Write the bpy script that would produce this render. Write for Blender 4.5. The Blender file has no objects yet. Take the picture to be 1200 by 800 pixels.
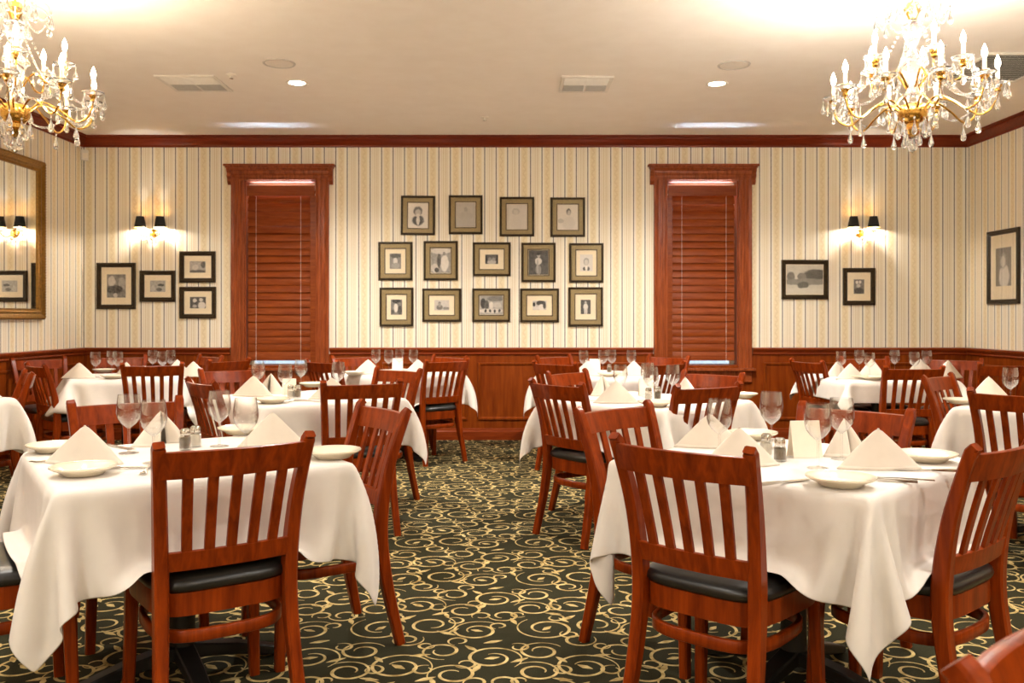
import bpy, bmesh, math, random
import numpy as np
from mathutils import Vector, Matrix
random.seed(7)
PI = math.pi
C = bpy.context.scene.collection
SC = bpy.context.scene

# ------------------------------------------------------------------ camera, world, exposure
HZ, CX, F, H = 373.0, 598.0, 1020.0, 1.23          # horizon row, centre column, focal px, eye height
cam_d = bpy.data.cameras.new('camera'); cam = bpy.data.objects.new('camera', cam_d); C.objects.link(cam)
cam.location = (0, 0, H); cam.rotation_euler = (PI/2, 0, 0)
cam_d.sensor_width = 36; cam_d.lens = F/1200*36
cam_d.shift_x = 2/1200; cam_d.shift_y = -27/1200
cam_d.clip_start = .05
cam_d.dof.use_dof = True; cam_d.dof.focus_distance = 3.2; cam_d.dof.aperture_fstop = 6.5
SC.camera = cam
vs = SC.view_settings
vs.view_transform = 'Standard'; vs.look = 'None'; vs.gamma = 1; vs.use_curve_mapping = False
EXPOSURE = 2.42
vs.exposure = EXPOSURE
world = bpy.data.worlds.new('world'); SC.world = world; world.use_nodes = True
bgn = world.node_tree.nodes['Background']
bgn.inputs[0].default_value = (.72, .86, 1, 1); bgn.inputs[1].default_value = .22

CEIL = 3.075; BACK = 8.835; LEFT = -4.34; RIGHT = 4.643; FRONT = -2.6
CHAND_W, SCONCE_W, WINDOW_W = 9.5, 6.5, 11
WARM = (1, .945, .865)

def lamp(name, kind, loc, power, color=WARM, radius=.03, rot=(0, 0, 0), parent=None, **k):
    d = bpy.data.lights.new(name, kind); d.energy = power; d.color = color
    if kind in ('POINT', 'SPOT'): d.shadow_soft_size = radius
    for a, b in k.items(): setattr(d, a, b)
    o = bpy.data.objects.new(name, d); C.objects.link(o); o.location = loc; o.rotation_euler = rot
    if parent: o.parent = parent
    return o

# daylight that comes in over the tops of the two closed blinds
for wx in (-2.33, 1.95):
    lamp('daylight', 'AREA', (wx, BACK+.75, 1.85), WINDOW_W, (.62, .8, 1), rot=(math.radians(-140), 0, 0), shape='RECTANGLE', size=.8, size_y=.3, spread=math.radians(40))

# ------------------------------------------------------------------ helpers
def lin(c):
    return tuple(((x/255)/12.92 if x/255 <= .04045 else ((x/255+.055)/1.055)**2.4) for x in c[:3])+(1,)

class NT:
    """small node-tree writer"""
    def __init__(s, name):
        s.m = bpy.data.materials.new(name); s.m.use_nodes = True
        s.t = s.m.node_tree; s.b = s.t.nodes['Principled BSDF']; s.out = s.t.nodes['Material Output']
    def n(s, typ, **k):
        x = s.t.nodes.new(typ)
        for a, b in k.items(): setattr(x, a, b)
        return x
    def put(s, sock, v):
        if isinstance(v, bpy.types.NodeSocket): s.t.links.new(v, sock)
        else: sock.default_value = v
    def math(s, op, a, b=None, c=None, clamp=False):
        x = s.n('ShaderNodeMath', operation=op, use_clamp=clamp)
        s.put(x.inputs[0], a)
        if b is not None: s.put(x.inputs[1], b)
        if c is not None: s.put(x.inputs[2], c)
        return x.outputs[0]
    def vmath(s, op, a, b=None):
        x = s.n('ShaderNodeVectorMath', operation=op); s.put(x.inputs[0], a)
        if b is not None: s.put(x.inputs[1], b)
        return x.outputs['Value'] if op in ('LENGTH', 'DOT_PRODUCT') else x.outputs[0]
    def obj(s): return s.n('ShaderNodeTexCoord').outputs['Object']
    def gen(s): return s.n('ShaderNodeTexCoord').outputs['Generated']
    def sep(s, v):
        x = s.n('ShaderNodeSeparateXYZ'); s.put(x.inputs[0], v); return x.outputs
    def comb(s, x, y, z=0.0):
        c = s.n('ShaderNodeCombineXYZ')
        for i, v in enumerate((x, y, z)): s.put(c.inputs[i], v)
        return c.outputs[0]
    def map(s, v, loc=(0, 0, 0), rot=(0, 0, 0), scale=(1, 1, 1)):
        x = s.n('ShaderNodeMapping'); s.put(x.inputs[0], v)
        x.inputs[1].default_value = loc; x.inputs[2].default_value = rot; x.inputs[3].default_value = scale
        return x.outputs[0]
    def noise(s, v, scale, detail=3, rough=.5, dist=0):
        x = s.n('ShaderNodeTexNoise'); s.put(x.inputs['Vector'], v)
        x.inputs['Scale'].default_value = scale; x.inputs['Detail'].default_value = detail
        x.inputs['Roughness'].default_value = rough; x.inputs['Distortion'].default_value = dist
        return x.outputs['Fac']
    def ramp(s, f, stops, interp='LINEAR'):
        x = s.n('ShaderNodeValToRGB'); s.put(x.inputs[0], f); r = x.color_ramp; r.interpolation = interp
        while len(r.elements) < len(stops): r.elements.new(.5)
        for e, (p, c) in zip(r.elements, stops): e.position = p; e.color = c
        return x.outputs[0]
    def mix(s, f, a, b, blend='MIX'):
        x = s.n('ShaderNodeMix', data_type='RGBA', blend_type=blend)
        s.put(x.inputs[0], f); s.put(x.inputs[6], a); s.put(x.inputs[7], b); return x.outputs[2]
    def step(s, v, lo, hi, a=0.0, b=1.0):
        x = s.n('ShaderNodeMapRange', interpolation_type='SMOOTHSTEP'); s.put(x.inputs[0], v)
        s.put(x.inputs[1], lo); s.put(x.inputs[2], hi); x.inputs[3].default_value = a; x.inputs[4].default_value = b
        return x.outputs[0]
    def bump(s, h, strength=.2, dist=.01):
        x = s.n('ShaderNodeBump'); x.inputs['Strength'].default_value = strength; x.inputs['Distance'].default_value = dist
        s.put(x.inputs['Height'], h); s.put(s.b.inputs['Normal'], x.outputs[0])
    def set(s, **k):
        for a, v in k.items(): s.put(s.b.inputs[a.replace('_', ' ')], v)
        return s.m

def plain(name, col, rough=.5, metal=0, var=.06, scale=30, **k):
    """procedural material: base colour with a fine cloudy variation"""
    n = NT(name); c = lin(col)
    f = n.noise(n.obj(), scale, 3)
    lo = tuple(x*(1-var) for x in c[:3])+(1,); hi = tuple(min(1, x*(1+var)) for x in c[:3])+(1,)
    n.set(Base_Color=n.ramp(f, [(.3, lo), (.7, hi)]), Roughness=rough, Metallic=metal)
    n.set(**k); return n.m

def wood(name, dark, light, rough=.3, axis='z', coat=.25, scale=1.0):
    n = NT(name)
    sc = {'z': (26, 26, 2.2), 'x': (2.2, 26, 26), 'y': (26, 2.2, 26)}[axis]
    v = n.map(n.obj(), scale=tuple(a*scale for a in sc))
    f = n.noise(v, 1.6, 5, .6, .6); f2 = n.noise(n.obj(), 2.3, 2)
    col = n.ramp(f, [(.28, lin(dark)), (.72, lin(light))])
    col = n.mix(n.math('MULTIPLY', f2, .35), col, lin(dark))
    n.set(Base_Color=col, Roughness=rough, Specular_IOR_Level=.12, Coat_Weight=coat, Coat_Roughness=.18)
    n.bump(f, .05, .002); return n.m

class MB:
    def __init__(s): s.v = []; s.f = []
    def add(s, vs, fs):
        o = len(s.v); s.v += [tuple(p) for p in vs]; s.f += [tuple(i+o for i in f) for f in fs]; return s
    def box(s, c, size, R=None):
        x, y, z = (a/2 for a in size); c = Vector(c)
        P = [Vector((i*x, j*y, k*z)) for k in (-1, 1) for j in (-1, 1) for i in (-1, 1)]
        if R is not None: P = [R @ p for p in P]
        return s.add([p+c for p in P], [(0, 2, 3, 1), (4, 5, 7, 6), (0, 1, 5, 4), (2, 6, 7, 3), (0, 4, 6, 2), (1, 3, 7, 5)])
    def b2(s, x0, x1, y0, y1, z0, z1):
        return s.box(((x0+x1)/2, (y0+y1)/2, (z0+z1)/2), (abs(x1-x0), abs(y1-y0), abs(z1-z0)))
    def loft(s, rings, caps=True, closed=False):
        n = len(rings[0]); V = [p for r in rings for p in r]; Fc = []
        m = len(rings)
        for i in range(m if closed else m-1):
            a = i*n; b = ((i+1) % m)*n
            for j in range(n):
                k = (j+1) % n; Fc.append((a+j, a+k, b+k, b+j))
        if caps and not closed:
            Fc.append(tuple(range(n-1, -1, -1))); Fc.append(tuple((m-1)*n+i for i in range(n)))
        return s.add(V, Fc)
    def bar(s, path, sizes, u=(1, 0, 0), ch=.25, closed=False):
        """rectangular section with chamfered corners along a path; sizes = (width along u, depth)"""
        path = [Vector(p) for p in path]; n = len(path); rings = []
        for i, p in enumerate(path):
            if closed: t = path[(i+1) % n]-path[i-1]
            else: t = path[min(i+1, n-1)]-path[max(i-1, 0)]
            t.normalize()
            uu = Vector(u[i] if isinstance(u, list) else u); uu = (uu-t*uu.dot(t)).normalized(); vv = t.cross(uu)
            w, d = sizes[i] if isinstance(sizes, list) else sizes
            w /= 2; d /= 2; c = min(w, d)*ch
            pts = [(w-c, d), (-w+c, d), (-w, d-c), (-w, -d+c), (-w+c, -d), (w-c, -d), (w, -d+c), (w, d-c)]
            rings.append([p+uu*a+vv*b for a, b in pts])
        return s.loft(rings, True, closed)
    def tube(s, path, r, n=8, closed=False):
        path = [Vector(p) for p in path]; m = len(path); rings = []
        ref = Vector((0, 0, 1))
        for i, p in enumerate(path):
            t = (path[(i+1) % m]-path[i-1]) if closed else path[min(i+1, m-1)]-path[max(i-1, 0)]
            t.normalize()
            if abs(t.dot(ref)) > .95: ref = Vector((1, 0, 0)) if abs(t.x) < .9 else Vector((0, 1, 0))
            a = (ref-t*ref.dot(t)).normalized(); b = t.cross(a); ref = a
            rr = r[i] if isinstance(r, (list, tuple)) else r
            rings.append([p+(a*math.cos(k*2*PI/n)+b*math.sin(k*2*PI/n))*rr for k in range(n)])
        return s.loft(rings, True, closed)
    def lathe(s, prof, n=20, c=(0, 0, 0), M=None, caps=True):
        rings = []
        for r, z in prof:
            ring = [Vector((r*math.cos(k*2*PI/n), r*math.sin(k*2*PI/n), z)) for k in range(n)]
            if M is not None: ring = [M @ p for p in ring]
            rings.append([p+Vector(c) for p in ring])
        return s.loft(rings, caps)
    def build(s, name, mat, parent=None, smooth=40, bevel=0, **props):
        me = bpy.data.meshes.new(name); me.from_pydata([tuple(v) for v in s.v], [], s.f); me.validate()
        bm = bmesh.new(); bm.from_mesh(me); bmesh.ops.recalc_face_normals(bm, faces=bm.faces); bm.to_mesh(me); bm.free()
        if smooth:
            for p in me.polygons: p.use_smooth = True
            me.set_sharp_from_angle(angle=math.radians(smooth))
        me.materials.append(mat)
        o = bpy.data.objects.new(name, me); C.objects.link(o)
        if parent: o.parent = parent
        if bevel:
            b = o.modifiers.new('bevel', 'BEVEL'); b.width = bevel; b.segments = 2; b.limit_method = 'ANGLE'
        for k, v in props.items(): o[k] = v
        return o

def thing(name, label, cat, loc=(0, 0, 0), rz=0, group=None):
    o = bpy.data.objects.new(name, None); C.objects.link(o); o.location = loc; o.rotation_euler = (0, 0, rz)
    o.empty_display_size = .1
    return tag(o, label, cat, group)
def tag(o, label, cat, group=None):
    o['label'] = label; o['category'] = cat
    if group: o['group'] = group
    return o
def kids(o): return [c for c in list(C.objects) if c.parent == o]
KID = {}
def copy_tree(root, parent=None):
    r = root.copy(); C.objects.link(r); r.parent = parent
    if root.name not in KID: KID[root.name] = [c.name for c in bpy.data.objects if c.parent == root]
    for n in KID[root.name]: copy_tree(bpy.data.objects[n], r)
    return r
def struct(o): o['kind'] = 'structure'; return o
def on(px, py, z):
    """point on the horizontal plane z seen at this column and row"""
    k = (H-z)/(py-HZ); return Vector(((px-CX)*k, F*k, z))
def at(px, py, Y):
    return Vector(((px-CX)*Y/F, Y, H-(py-HZ)*Y/F))

# ------------------------------------------------------------------ materials
M = {}
M['chair'] = wood('cherry_wood', (98, 31, 4), (157, 63, 12), .28, 'z', .14)
M['case'] = wood('stained_casing_wood', (110, 46, 18), (176, 92, 48), .35, 'z', .15)
M['blind'] = wood('stained_blind_wood', (112, 44, 10), (150, 74, 28), .38, 'x', .12)
M['rail'] = wood('stained_rail_wood', (108, 38, 10), (156, 68, 26), .3, 'x', .25)
M['wains'] = wood('stained_panel_wood', (108, 40, 6), (152, 72, 18), .33, 'z', .18, .6)
M['crown'] = wood('stained_crown_wood', (98, 30, 8), (134, 50, 18), .33, 'x', .2)
M['vinyl'] = plain('black_vinyl', (22, 21, 20), .34, 0, .1, 60, Coat_Weight=.2, Coat_Roughness=.3)
M['black'] = plain('black_iron', (20, 17, 14), .45, 0, .1)
n = NT('white_table_linen'); f = n.noise(n.obj(), 9, 4)
n.set(Base_Color=n.ramp(f, [(.3, lin((220, 213, 205))), (.7, lin((228, 221, 213)))]), Roughness=.85, Sheen_Weight=.15)
wv = n.noise(n.map(n.obj(), scale=(1, 1, 1)), 420, 1); n.bump(wv, .05, .001); M['cloth'] = n.m
M['napkin'] = plain('ivory_napkin_linen', (218, 207, 192), .85, 0, .02)
M['plate'] = plain('cream_glazed_china', (238, 227, 203), .12, 0, .02, 12, Coat_Weight=.5)
M['steel'] = plain('polished_steel', (200, 195, 186), .18, 1, .05)
M['brass'] = plain('polished_brass', (214, 166, 82), .2, 1, .08)
M['gold'] = plain('antique_gold_leaf', (134, 96, 36), .4, .75, .3, 60)
M['frame'] = wood('dark_frame_wood', (36, 26, 14), (66, 50, 28), .32, 'x', .3)
M['fillet'] = plain('dark_fillet', (58, 40, 20), .4, 0, .1)
n = NT('olive_gold_liner'); f = n.noise(n.obj(), 140, 4, .7)
n.set(Base_Color=n.ramp(f, [(.3, lin((124, 106, 70))), (.7, lin((166, 146, 102)))]), Roughness=.45, Metallic=.25); M['liner'] = n.m
M['mat'] = plain('cream_mat_board', (243, 227, 196), .8, 0, .03)
M['white'] = plain('white_enamel', (232, 224, 212), .45, 0, .03)
M['grey'] = plain('grey_louvre_enamel', (200, 192, 182), .5, 0, .05)
M['darkgap'] = plain('dark_duct', (96, 90, 82), .7, 0, .05)
M['card'] = plain('cream_card_stock', (243, 232, 214), .8, 0, .02)
M['pepper'] = plain('ground_pepper', (110, 92, 68), .9, 0, .35, 260)
M['salt'] = plain('white_salt', (236, 228, 214), .9, 0, .06, 260)
M['shade'] = plain('black_shade_cloth', (26, 28, 24), .7, 0, .12)
M['shadein'] = plain('gilt_shade_lining', (226, 190, 120), .5, .3, .05)
M['candle'] = plain('ivory_candle_sleeve', (240, 226, 196), .5, 0, .03)

def glassy(name, tint=(1, 1, 1), edge=.35, base=.03, rim=False):
    """thin clear glass: see-through, glossy, greyer and more reflective at the rims"""
    n = NT(name); t = n.t; t.nodes.remove(n.b)
    tr = n.n('ShaderNodeBsdfTransparent')
    gl = n.n('ShaderNodeBsdfGlossy'); gl.inputs['Roughness'].default_value = .03
    lw = n.n('ShaderNodeLayerWeight'); lw.inputs[0].default_value = .4
    dk = tuple(x*.42 for x in tint)+(1,)
    n.put(tr.inputs[0], n.ramp(lw.outputs['Facing'], [(0, tint+(1,)), (.72, tint+(1,)), (.97, dk if rim else tint+(1,))]))
    f = n.math('MULTIPLY_ADD', lw.outputs['Facing'], edge, base)
    nz = n.noise(n.obj(), 14, 2); f = n.math('MULTIPLY', f, n.math('MULTIPLY_ADD', nz, .4, .8))
    mx = n.n('ShaderNodeMixShader'); n.put(mx.inputs[0], f)
    t.links.new(tr.outputs[0], mx.inputs[1]); t.links.new(gl.outputs[0], mx.inputs[2])
    t.links.new(mx.outputs[0], n.out.inputs[0]); return n.m
M['glass'] = glassy('clear_wine_glass', (.985, .985, .98), .55, .035, True)
M['jar'] = glassy('clear_shaker_glass', (.95, .95, .94), .4, .05)
M['pane'] = glassy('clear_window_glass', (.95, .97, 1), .5, .05)
M['glazing'] = glassy('picture_glazing', (1, 1, 1), .3, .008)
n = NT('cut_crystal'); f = n.noise(n.obj(), 60, 1)
n.set(Base_Color=n.ramp(f, [(.3, (.93, .92, .9, 1)), (.7, (1, 1, 1, 1))]), Roughness=.05, IOR=1.55, Transmission_Weight=.94, Coat_Weight=.5, Coat_Roughness=.02); M['crystal'] = n.m
n = NT('silvered_mirror'); f = n.noise(n.obj(), 3, 2)
n.set(Base_Color=n.ramp(f, [(.3, (.86, .86, .84, 1)), (.7, (.9, .9, .88, 1))]), Roughness=.015, Metallic=1); M['mirror'] = n.m

def emis(name, col, s):
    n = NT(name); f = n.noise(n.obj(), 20, 1)
    c = n.ramp(f, [(.3, tuple(x*.96 for x in col)+(1,)), (.7, col+(1,))])
    n.set(Base_Color=c, Emission_Color=c, Emission_Strength=s); return n.m
M['bulb'] = emis('lit_bulb', (1, .86, .66), 14)
M['lens'] = emis('lit_downlight_lens', (1, .9, .76), 8)

# ------------------------------------------------------------------ wallpaper, ceiling paint, carpet
def wallpaper(name, axis):
    n = NT(name); s = n.sep(n.obj()); u = s[axis]; z = s[2]
    P = .2325
    t = n.math('FRACT', n.math('ADD', n.math('DIVIDE', u, P), 40.13))
    cr = lin((246, 238, 220)); ln = lin((98, 90, 88)); tan = lin((222, 204, 172)); bg = lin((238, 223, 190)); f1 = lin((232, 219, 196))
    w = .027
    stops = [(0, ln), (w, ln), (w+.012, cr), (.10, cr), (.115, f1), (.135, f1), (.15, cr), (.19, cr), (.205, tan), (.225, tan), (.24, cr), (.28, cr),
             (.295, tan), (.312, tan), (.33, cr), (.37, f1), (.385, f1), (.40, cr), (.488, cr), (.5, ln), (.5+w, ln), (.512+w, cr), (.60, cr), (.625, bg), (.66, bg),
             (.70, bg), (.865, bg), (.89, cr), (.985, cr), (1, ln)]
    col = n.ramp(t, stops)
    # small climbing-vine motif inside the wide stripe
    q = n.math('SUBTRACT', t, .745)
    wig = n.math('MULTIPLY', n.math('SINE', n.math('MULTIPLY', z, 2*PI/.085)), .05)
    d = n.math('ABSOLUTE', n.math('SUBTRACT', q, wig))
    vine = n.step(d, .012, .035, 1, 0)
    bl = n.math('SINE', n.math('MULTIPLY', z, 2*PI/.0425)); leaf = n.math('MULTIPLY', n.step(bl, .2, .9), n.step(n.math('ABSOLUTE', q), .045, .085, 1, 0))
    m = n.math('MULTIPLY', n.math('MAXIMUM', vine, n.math('MULTIPLY', leaf, .7)), n.math('LESS_THAN', n.math('ABSOLUTE', q), .11))
    col = n.mix(n.math('MULTIPLY', m, .3), col, lin((196, 168, 108)))
    n.set(Base_Color=col, Roughness=.7); return n.m
M['paper_x'] = wallpaper('striped_wallpaper', 0); M['paper_y'] = wallpaper('striped_wallpaper_return', 1)
n = NT('ceiling_paint'); f = n.noise(n.obj(), 6, 4); g = n.noise(n.obj(), 90, 2)
n.set(Base_Color=n.ramp(f, [(.3, lin((246, 236, 224))), (.7, lin((250, 241, 230)))]), Roughness=.8); n.bump(g, .08, .003); M['ceil'] = n.m

def carpet():
    n = NT('scroll_carpet'); T = .66
    s = n.sep(n.obj())
    wob = n.noise(n.obj(), 7, 2)
    uv = n.comb(n.math('DIVIDE', s[0], T), n.math('DIVIDE', s[1], T))
    masks = []
    def local(c):
        p = n.vmath('ADD', uv, (-c[0]+.5, -c[1]+.5, 0)); p = n.vmath('FRACTION', n.vmath('ADD', p, (8, 8, 0))); return n.vmath('SUBTRACT', p, (.5, .5, 0))
    def scroll(c, R, rot, hand, k=.52, t0=-.22, t1=1.22, w=.0075):
        p = local(c); x = n.sep(p); r = n.vmath('LENGTH', n.comb(x[0], x[1]))
        a = n.math('ARCTAN2', n.math('MULTIPLY', x[1], hand), x[0])
        a = n.math('FRACT', n.math('ADD', n.math('DIVIDE', n.math('SUBTRACT', a, rot), 2*PI), 4))
        best = None
        for i in (-1, 0, 1):
            if i < t0-.99 or i >= t1: continue
            t = n.math('ADD', a, float(i))
            rs = n.math('MULTIPLY_ADD', t, -R*k, R)
            d = n.math('ABSOLUTE', n.math('SUBTRACT', r, rs))
            ww = n.math('MULTIPLY_ADD', n.math('SINE', n.math('MULTIPLY', n.math('SUBTRACT', t, t0), PI/(t1-t0)*.95)), w, w*.35)
            m = n.math('LESS_THAN', d, ww)
            m = n.math('MULTIPLY', m, n.math('MULTIPLY', n.math('GREATER_THAN', t, t0), n.math('LESS_THAN', t, t1)))
            best = m if best is None else n.math('MAXIMUM', best, m)
        masks.append(best)
    def leaf(c, rot, L, W):
        p = n.map(local(c), rot=(0, 0, -rot), scale=(1, 1, 1)); x = n.sep(p)
        e = n.math('ADD', n.math('ABSOLUTE', n.math('DIVIDE', x[0], L)), n.math('POWER', n.math('ABSOLUTE', n.math('DIVIDE', x[1], W)), 1.4))
        masks.append(n.math('LESS_THAN', e, 1.0))
    scroll((.22, .24), .17, 3.6, 1); scroll((.52, .30), .14, .3, -1, t1=1.2)
    scroll((.80, .20), .145, 2.2, 1); scroll((.14, .60), .12, 5.2, -1)
    scroll((.40, .66), .165, 1.2, 1); scroll((.70, .56), .125, 4.0, -1)
    scroll((.90, .78), .155, .6, 1); scroll((.62, .88), .11, 2.8, -1, t1=1.1)
    scroll((.17, .88), .12, 1.9, 1, t1=1.2); scroll((.96, .46), .09, 4.4, 1, t1=1.0)
    scroll((.40, .05), .09, .9, -1, t1=1.1)
    for c, r, L, W in [((.36, .42), .8, .07, .02), ((.33, .38), 2.2, .05, .016), ((.62, .16), 2.6, .07, .02), ((.66, .20), .9, .05, .016), ((.02, .36), 1.9, .06, .018), ((.27, .50), 2.9, .055, .018),
                       ((.56, .50), .5, .06, .02), ((.60, .47), 1.9, .05, .016), ((.82, .64), 1.2, .065, .02), ((.78, .92), 2.3, .06, .018), ((.50, .82), .2, .06, .02), ((.28, .76), 2.2, .05, .018),
                       ((.05, .75), .6, .06, .018), ((.90, .02), .4, .06, .02), ((.22, .24), .9, .045, .02), ((.40, .66), 2.5, .05, .022), ((.90, .78), .3, .045, .02), ((.80, .20), 2.8, .04, .018)]:
        leaf(c, r, L, W)
    rc = random.Random(11)
    for c in [(.35, .14), (.66, .37), (.93, .28), (.05, .48), (.28, .42), (.54, .62), (.82, .46), (.27, .62), (.52, .96), (.76, .70), (.05, .94), (.70, .03)]:
        scroll(c, rc.uniform(.045, .065), rc.uniform(0, 6.2), rc.choice((-1, 1)), k=.5, t0=-.2, t1=.75, w=.0065)
    m = masks[0]
    for x in masks[1:]: m = n.math('MAXIMUM', m, x)
    fib = n.noise(n.obj(), 320, 2); g = n.noise(n.obj(), 24, 3)
    gold = n.ramp(g, [(.3, lin((150, 124, 72))), (.7, lin((222, 198, 138)))])
    green = n.ramp(fib, [(.3, lin((34, 33, 20))), (.7, lin((58, 55, 36)))])
    col = n.mix(m, green, gold)
    n.set(Base_Color=col, Roughness=.95, Specular_IOR_Level=.1); n.bump(fib, .25, .004); return n.m
M['carpet'] = carpet()

# ------------------------------------------------------------------ room shell
WIN = [(-2.695, -1.967), (1.586, 2.314)]; WZ0, WZ1 = .753, 2.63; TH = .16
def holed(mb, x0, x1, y0, y1, z0, z1):
    xs = [x0]
    for a, b in WIN:
        mb.b2(xs[-1], a, y0, y1, z0, z1)
        if z0 < WZ0: mb.b2(a, b, y0, y1, z0, min(z1, WZ0))
        if z1 > WZ1: mb.b2(a, b, y0, y1, max(z0, WZ1), z1)
        xs.append(b)
    mb.b2(xs[-1], x1, y0, y1, z0, z1); return mb
struct(holed(MB(), LEFT-.2, RIGHT+.2, BACK, BACK+TH, 0, CEIL).build('wall_back', M['paper_x'], smooth=0))
struct(MB().b2(LEFT-.2, LEFT, FRONT, BACK, 0, CEIL).build('wall_left', M['paper_y'], smooth=0))
struct(MB().b2(RIGHT, RIGHT+.2, FRONT, BACK, 0, CEIL).build('wall_right', M['paper_y'], smooth=0))
struct(MB().b2(LEFT-.2, RIGHT+.2, FRONT-.2, FRONT, 0, CEIL).build('wall_front', M['paper_x'], smooth=0))
struct(MB().b2(LEFT-.2, RIGHT+.2, FRONT-.2, BACK+TH, -.1, 0).build('floor', M['carpet'], smooth=0))
struct(MB().b2(LEFT-.2, RIGHT+.2, FRONT-.2, BACK+TH, CEIL, CEIL+.1).build('ceiling', M['ceil'], smooth=0))

def ring_profile(prof):
    """sweep (inset from the wall, z) round the four walls with mitred corners"""
    mb = MB(); rings = []
    for d, z in prof:
        rings.append([(LEFT+d, BACK-d, z), (RIGHT-d, BACK-d, z), (RIGHT-d, FRONT+d, z), (LEFT+d, FRONT+d, z)])
    V = [p for r in rings for p in r]; Fs = []
    for i in range(len(rings)):
        j = (i+1) % len(rings)
        for k in range(4):
            l = (k+1) % 4; Fs.append((i*4+k, i*4+l, j*4+l, j*4+k))
    return mb.add(V, Fs)
struct(ring_profile([(0, 2.965), (.012, 2.965), (.016, 2.985), (.03, 2.995), (.05, 3.03), (.062, 3.04), (.066, 3.056), (.085, 3.06), (.085, CEIL), (0, CEIL)]).build('trim_1', M['crown'], smooth=25))
# chair rail and baseboard stop at the window casings on the back wall
CAS = [(-2.835, -1.827), (1.446, 2.454)]
def wall_run(mb, prof):
    xs = [LEFT]+[v for c in CAS for v in c]+[RIGHT]
    for a, b in zip(xs[0::2], xs[1::2]):
        mb.loft([[(x, BACK-d, z) for d, z in prof] for x in (a, b)])
    for X, sg in ((LEFT, 1), (RIGHT, -1)):
        mb.loft([[(X+sg*d, y, z) for d, z in prof] for y in (FRONT, BACK)])
    mb.loft([[(x, FRONT+d, z) for d, z in prof] for x in (LEFT, RIGHT)]); return mb
struct(wall_run(MB(), [(0, .86), (.022, .86), (.03, .872), (.028, .885), (.04, .90), (.05, .915), (.05, .932), (0, .936)]).build('trim_2', M['rail'], smooth=25))
base_prof = [(0, 0), (.03, 0), (.03, .085), (.024, .095), (.024, .105), (.018, .118), (0, .12)]
mb = MB(); mb.loft([[(x, BACK-d, z) for d, z in base_prof] for x in (LEFT, RIGHT)]); struct(mb.build('baseboard_back', M['rail'], smooth=25))
for X, sg, nm in ((LEFT, 1, 'left'), (RIGHT, -1, 'right')):
    mb = MB(); mb.loft([[(X+sg*d, y, z) for d, z in base_prof] for y in (FRONT, BACK)]); struct(mb.build('baseboard_'+nm, M['rail'], smooth=25))

def panel(mb, o, ex, x0, x1, z0, z1, nrm):
    """raised rectangular moulding on a board; ex = unit along the wall, nrm = into the room"""
    ex = Vector(ex); nrm = Vector(nrm); o = Vector(o); up = Vector((0, 0, 1)); rings = []
    for ins, h in ((0, 0), (.006, .014), (.02, .014), (.028, .006), (.034, .002)):
        rings.append([o+ex*a+up*b+nrm*h for a, b in ((x0+ins, z0+ins), (x1-ins, z0+ins), (x1-ins, z1-ins), (x0+ins, z1-ins))])
    V = [p for r in rings for p in r]; Fs = []
    for i in range(4):
        for k in range(4): Fs.append((i*4+k, i*4+(k+1) % 4, i*4+4+(k+1) % 4, i*4+4+k))
    Fs.append((16, 17, 18, 19)); mb.add(V, Fs)
mb = holed(MB(), LEFT, RIGHT, BACK-.012, BACK-.0005, .0, .87)
x = -.33-.965*5
while x < RIGHT:
    a, b = max(x, LEFT+.1), min(x+.865, RIGHT-.1)
    for c0, c1 in CAS:
        if a < c1 and b > c0:
            if (c0-a) > (b-c1): b = c0-.05
            else: a = c1+.05
    if b-a > .2: panel(mb, (0, BACK-.012, 0), (1, 0, 0), a, b, .20, .785, (0, -1, 0))
    x += .965
struct(mb.build('trim_3', M['wains'], smooth=25))
for X, sg, nm in ((LEFT, 1, 'trim_4'), (RIGHT, -1, 'trim_5')):
    mb = MB().b2(X, X+sg*.012, FRONT, BACK-.012, 0, .87); y = FRONT+.1
    while y < BACK-.3:
        panel(mb, (X+sg*.012, 0, 0), (0, 1, 0), y, min(y+.865, BACK-.12), .20, .785, (sg, 0, 0)); y += .965
    struct(mb.build(nm, M['wains'], smooth=25))

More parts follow.
